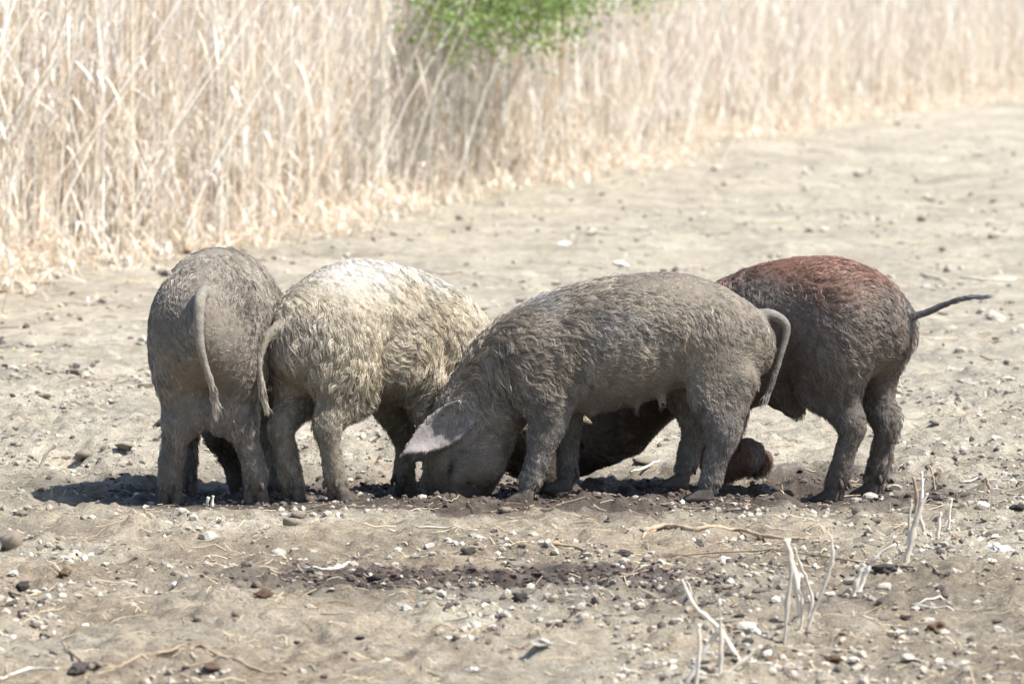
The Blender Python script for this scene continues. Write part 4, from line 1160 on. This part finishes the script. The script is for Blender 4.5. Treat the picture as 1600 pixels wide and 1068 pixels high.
stick('dry_plant', [([(1415, 880), (1425, 835), (1438, 795), (1448, 770)], 11, 7), ([(1434, 800), (1441, 770), (1440, 736)], 8, 4), ([(1418, 850), (1421, 810), (1425, 780)], 6, 4), ([(1450, 845), (1441, 820), (1437, 800)], 7, 5)], M_STRAW, 'tall branched white stem in front of the two dung lumps', 'plant stub', up=True)
stick('dry_plant', [([(1430, 800), (1432, 770), (1426, 745)], 8, 5)], M_BARK, 'brown stub behind the tall branched white stem', 'plant stub', up=True)
stick('dry_plant', [([(1465, 845), (1467, 820), (1470, 800)], 7, 5)], M_STRAW, 'short white stub right of the tall branched stem', 'plant stub', up=True)
stick('dry_plant', [([(1482, 825), (1484, 800), (1487, 778)], 6, 4), ([(1475, 822), (1484, 806)], 3, 3)], M_STRAW, 'thin tan stub farthest right of the upright stems', 'plant stub', up=True)
stick('dry_plant', [([(1552, 768), (1544, 757), (1541, 746)], 8, 5)], M_BARK, 'short brown twig stub at the right edge', 'plant stub', up=True)
stick('dry_plant', [([(1088, 1072), (1092, 1010), (1092, 975)], 8, 6), ([(1160, 1025), (1125, 985), (1085, 945), (1065, 905)], 10, 6), ([(1085, 945), (1078, 920), (1072, 908)], 5, 4), ([(1070, 1066), (1105, 1010), (1130, 975)], 9, 6), ([(1126, 1070), (1126, 1000), (1124, 935)], 10, 5), ([(1130, 1068), (1165, 1030), (1190, 1008)], 9, 6)], M_STRAW, 'tangle of crossing dry stems at the bottom, right of centre', 'plant stub', up=True)
stick('dry_plant', [([(1462, 762), (1458, 745), (1452, 728)], 5, 3)], M_BARK, 'tiny dark twig standing on the slope right of the pig hooves', 'plant stub', up=True)
stick('dry_plant', [([(82, 780), (80, 758)], 4, 3), ([(93, 778), (103, 764)], 4, 3)], M_BARK, 'tiny forked twig standing at the edge of the left shadow', 'plant stub', up=True)
stick('dry_stick', [([(378, 786), (395, 784), (412, 788)], 6, 4)], M_STRAW, 'pale splinter between the hooves of the left pig')
stick('dry_stick', [([(322, 790), (326, 776)], 7, 5), ([(331, 790), (333, 774)], 6, 5)], M_STRAW, 'two tan splinters sticking up between the left pig hooves', up=True)

# ------------------------------------------------------------------ reed bed
edge_px = [(-260, 520), (0, 432), (200, 405), (400, 380), (560, 340), (700, 310), (860, 285), (1080, 225), (1300, 190), (1600, 152), (1760, 138)]
EDGE = np.array([at(u, v)[:2] for u, v in edge_px])
seg_l = np.linalg.norm(np.diff(EDGE, axis=0), axis=1); cum = np.r_[0, np.cumsum(seg_l)]
def edge_at(s_):
    x = np.interp(s_, cum, EDGE[:, 0]); y = np.interp(s_, cum, EDGE[:, 1])
    i = np.clip(np.searchsorted(cum, s_) - 1, 0, len(seg_l) - 1)
    t_ = np.diff(EDGE, axis=0)[i] / seg_l[i][:, None]
    return np.stack([x, y], 1), np.stack([-t_[:, 1], t_[:, 0]], 1)
def edge_samples(n_, near=2.0):
    """positions along the edge, denser where it is near the camera"""
    g_ = np.linspace(0, cum[-1], 2000); w_ = 1 / edge_at(g_)[0][:, 1] ** near
    cw = np.cumsum(w_); cw /= cw[-1]
    return np.interp(rng.random(n_), cw, g_)
PAL = np.array([[.86, .82, .75], [.76, .66, .53], [.88, .87, .85], [.60, .48, .35], [.50, .46, .43], [.83, .77, .68]])
def reed_geo(B, hgt, lean, rad, leaves, llen, lwid, up_leaf=.8):
    """stalks (three-sided) with ribbon leaves; B: n x 3"""
    n_ = len(B); tl_ = np.array([0, .3, .62, 1.0])
    path = B[:, None, :] + np.stack([lean[:, 0:1] * hgt[:, None] * tl_ ** 1.25, lean[:, 1:2] * hgt[:, None] * tl_ ** 1.25, hgt[:, None] * tl_ * np.sqrt(np.clip(1 - .5 * (lean ** 2).sum(1), .2, 1))[:, None]], -1)
    V = []
    for k in range(3):
        a = 2.09 * k + .4
        off = np.stack([rad * math.cos(a), rad * math.sin(a), 0 * rad], 1)[:, None, :] * np.array([1, .9, .75, .35])[None, :, None]
        V.append(path + off)
    V = np.stack(V, 2).reshape(n_, 12, 3)
    f = []
    for i in range(3):
        for k in range(3): f.append([i * 3 + k, i * 3 + (k + 1) % 3, (i + 1) * 3 + (k + 1) % 3, (i + 1) * 3 + k])
    F = (np.array(f)[None] + (np.arange(n_) * 12)[:, None, None]).reshape(-1, 4)
    c = PAL[rng.choice(len(PAL), n_, p=[.3, .2, .2, .1, .1, .1])] * (.75 + .4 * rng.random(n_))[:, None]
    C = np.repeat(c, 12, 0); Vs = [V.reshape(-1, 3)]; Fs = [F]; Cs = [C]; o = n_ * 12
    sid = np.repeat(np.arange(n_), leaves); m_ = len(sid)
    ta = .06 + .9 * rng.random(m_)
    A = np.stack([np.array([np.interp(0, [0], [0])] * m_)] * 3, 1)
    seg_i = np.clip(np.searchsorted(tl_, ta) - 1, 0, 2); fr = (ta - tl_[seg_i]) / (tl_[seg_i + 1] - tl_[seg_i])
    A = path[sid, seg_i] * (1 - fr)[:, None] + path[sid, seg_i + 1] * fr[:, None]
    az = rng.random(m_) * 6.28; dh = np.stack([np.cos(az), np.sin(az), 0 * az], 1)
    L = llen * (.5 + .8 * rng.random(m_)); upk = up_leaf * (rng.random(m_) * 1.5 - .25); dr = .1 + .9 * rng.random(m_) ** 1.6
    w_ = lwid * (.6 + .8 * rng.random(m_)); side = np.stack([-np.sin(az), np.cos(az), .6 * (rng.random(m_) - .5)], 1)
    LV = []
    for s_, wk in ((0, .5), (.28, 1.0), (.62, .75), (1.0, .06)):
        c_ = A + dh * (L * s_ * .40)[:, None] + np.array((0, 0, 1)) * (L * (upk * s_ - dr * s_ * s_ * .75))[:, None]
        c_[:, 2] = np.maximum(c_[:, 2], .02)
        tw = side * (w_ * wk * .5)[:, None]
        LV += [c_ - tw, c_ + tw]
    LV = np.stack(LV, 1)
    lf = np.array([[0, 1, 3, 2], [2, 3, 5, 4], [4, 5, 7, 6]])
    Fs.append((lf[None] + (np.arange(m_) * 8)[:, None, None]).reshape(-1, 4) + o)
    cl = PAL[rng.choice(len(PAL), m_, p=[.32, .2, .26, .1, .03, .09])] * (.75 + .4 * rng.random(m_))[:, None]
    Vs.append(LV.reshape(-1, 3)); Cs.append(np.repeat(cl, 8, 0))
    return np.concatenate(Vs), np.concatenate(Fs), np.clip(np.concatenate(Cs) * np.array((1.0, .965, .915)), 0, .92)

def lean_for(n_, x):
    l = rng.normal(0, .055, (n_, 2)); l[:, 0] += .0; l[:, 1] += .03
    big = rng.random(n_) < .12
    l[big, 0] += rng.uniform(.15, .6, big.sum()); l[big, 1] += rng.normal(.25, .25, big.sum())
    return l
NB = 22000
s_ = edge_samples(NB, 1.25)
gap = fbm(s_ * .55, s_ * 0, 71, 3)
E, Nn = edge_at(s_)
dep = rng.exponential(.85, NB) + .02 + np.clip(.9 * gap, 0, 1) * .5
dep = np.minimum(dep, 5.5)
hole = (fbm(s_ * 1.9, s_ * 0 + 3.3, 73, 3) > .16) & (dep < 1.0) & (rng.random(NB) < .9)
dep[hole] += 1.2
xy = E + Nn * dep[:, None] + rng.normal(0, .05, (NB, 2))
B = np.stack([xy[:, 0], xy[:, 1], H(xy[:, 0], xy[:, 1]) - .02], 1)
hgt = np.minimum(.35 + .8 * rng.random(NB) + 1.25 * dep, rng.uniform(2.1, 2.9, NB))
tall = rng.random(NB) < .22; hgt[tall] = rng.uniform(1.6, 2.8, tall.sum())
V, F, C = reed_geo(B, hgt, lean_for(NB, B), rng.uniform(.0032, .006, NB), 4, .42, .0115, 1.3)
new_obj('reed_bed', mesh_np('reed_bed', V, F, M_REED, False, C), kind='stuff')
# broken leaves and stems heaped along the foot of the bed
NL = 5000
s_ = edge_samples(NL, 1.3); E, Nn = edge_at(s_)
xy = E + Nn * (rng.normal(.22, .30, NL))[:, None]
B = np.stack([xy[:, 0], xy[:, 1], H(xy[:, 0], xy[:, 1])], 1)
az = rng.random(NL) * 6.28; tilt = rng.uniform(.5, 3.0, NL)
V, F, C = reed_geo(B, rng.uniform(.08, .42, NL), np.stack([np.cos(az), np.sin(az)], 1) * tilt[:, None] * .55, rng.uniform(.002, .005, NL), 2, .22, .016, .4)
new_obj('reed_litter', mesh_np('reed_litter', V, F, M_REED, False, np.clip(C * np.array((1.05, 1.02, .98)), 0, 1)), kind='stuff')
# single stalks along the front
protos = []
for i in range(14):
    l = lean_for(1, None) if i % 2 else np.array([[rng.uniform(.0, .35), rng.uniform(0, .5)]])
    V, F, C = reed_geo(np.array([[0., 0, -.03]]), np.array([rng.uniform(1.8, 2.8)]), l, np.array([rng.uniform(.004, .0065)]), 6, .42, .012, 1.3)
    protos.append(mesh_np('reed_stalk', V, F, M_REED, False, C))
for s1_ in edge_samples(290, 1.3):
    E, Nn = edge_at(np.array([s1_]))
    q_ = E[0] + Nn[0] * rng.normal(.05, .12)
    o = new_obj('reed_stalk', protos[rng.integers(0, 14)], label='one of many dry reed stalks standing along the front of the pale reed bed', category='reed', group='reed stalks along the front of the bed')
    o.location = (q_[0], q_[1], float(H(q_[0], q_[1]))); o.rotation_euler = (0, 0, rng.normal(0, .5)); k = rng.uniform(.85, 1.15); o.scale = (k, k, k)

# dark woody stems among the reeds
def woody(u, v, px, top, label, lean=0.0):
    b0 = at(u, v); r_ = .5 * px * b0[1] / FPX
    pts = [b0 - np.array((0, 0, .05))] + [b0 + np.array((lean * z + .02 * math.sin(z * 3), .0, z)) for z in np.linspace(.4, top, 6)]
    V, F = tube(smooth_path(pts, 3), np.linspace(r_, r_ * .6, 19), 8, True, .3)
    V = V - b0
    root = new_obj('dead_sapling', mesh_np('dead_sapling', V, F, M_TRUNK), label=label, category='sapling')
    root.location = b0
M_TRUNK = plain_material('dark_bark', (.05, .035, .025), (.14, .10, .075), 14, .95, .8, (1, 1, .25), .01)
woody(121, 410, 12, 1.25, 'thin dark brown stem standing in the reeds at the left', -.02)
woody(452, 338, 13, 2.8, 'dark trunk showing at the top between the reeds left of the shrub', .0)

# ------------------------------------------------------------------ green shrub over the reeds
def shrub():
    c = np.array((0.30, 37.5, 2.35)); rad = np.array((1.2, 1.1, 1.0))
    base = np.array((-.05, 41.0, float(H(-.05, 41.0)) - .05))
    root = new_obj('green_shrub', None, label='bright green leafy shrub hanging over the reeds at the top', category='shrub')
    root.location = base
    parts = [tube(smooth_path([base, base + (.02, -.1, .9), base + (.1, -1.6, 1.9), c + (0, .1, .2)], 4), np.linspace(.07, .03, 13), 8, True, .2)]
    tips = []
    for i in range(84):
        if i < 28:
            d = rng.normal(size=3); d[2] = abs(d[2]) * .8; d /= np.linalg.norm(d)
            e = c + d * rad * rng.uniform(.7, 1.0)
        else:                                                # sprays that droop over the front of the reeds
            u = rng.uniform(635, 1050) if i % 3 else rng.uniform(690, 890)
            low = np.interp(u, [640, 690, 760, 860, 920, 1030], [30, 62, 70, 58, 18, 0])
            e = at(u, low - 70 * rng.random() ** 1.3, at(u, reed_row(u))[1] - rng.uniform(1.0, 3.6))
        s0 = c + np.array((.1 * (i % 3 - 1), .4, -.1 + .1 * (i % 4)))
        mid = .5 * (s0 + e) + np.array((0, 0, .22))
        pth = smooth_path([s0, mid, e], 5)
        parts.append(tube(pth, np.linspace(.02, .004, len(pth)), 5)); tips.append((pth))
    V, F = join(parts)
    new_obj('trunk', mesh_np('trunk', V - base, F, M_TRUNK), root)
    nl = 14500
    P = []
    for pth in tips:
        k = nl // len(tips)
        t_ = rng.random(k) ** .33; i = np.minimum((t_ * (len(pth) - 1)).astype(int), len(pth) - 2); f_ = t_ * (len(pth) - 1) - i
        q_ = pth[i] * (1 - f_)[:, None] + pth[i + 1] * f_[:, None]
        sp_ = rng.normal(0, 1, (k, 3)) * (.03 + .11 * t_)[:, None]; P.append(q_ + sp_)
    P = np.concatenate(P); k = len(P)
    a = rng.normal(size=(k, 3)); a[:, 2] -= .5; a /= np.linalg.norm(a, axis=1)[:, None]
    b_ = np.cross(a, rng.normal(size=(k, 3))); b_ /= np.linalg.norm(b_, axis=1)[:, None]
    nn = np.cross(a, b_); L = rng.uniform(.04, .075, k)[:, None]; w_ = L * .42
    V = np.stack([P, P + a * L * .5 + b_ * w_ * .5 + nn * L * .06, P + a * L, P + a * L * .5 - b_ * w_ * .5 + nn * L * .06], 1)
    F = np.array([[0, 1, 2, 3]])[None].repeat(k, 0).reshape(-1, 4) + (np.arange(k) * 4)[:, None]
    C = np.array([[.195, .285, .09]]) * (.6 + .8 * rng.random(k))[:, None] + np.array([[.04, .03, .0]]) * rng.random(k)[:, None]
    new_obj('crown', mesh_np('crown', V.reshape(-1, 3) - base, F, M_LEAF, False, np.repeat(C, 4, 0)), root)
shrub()
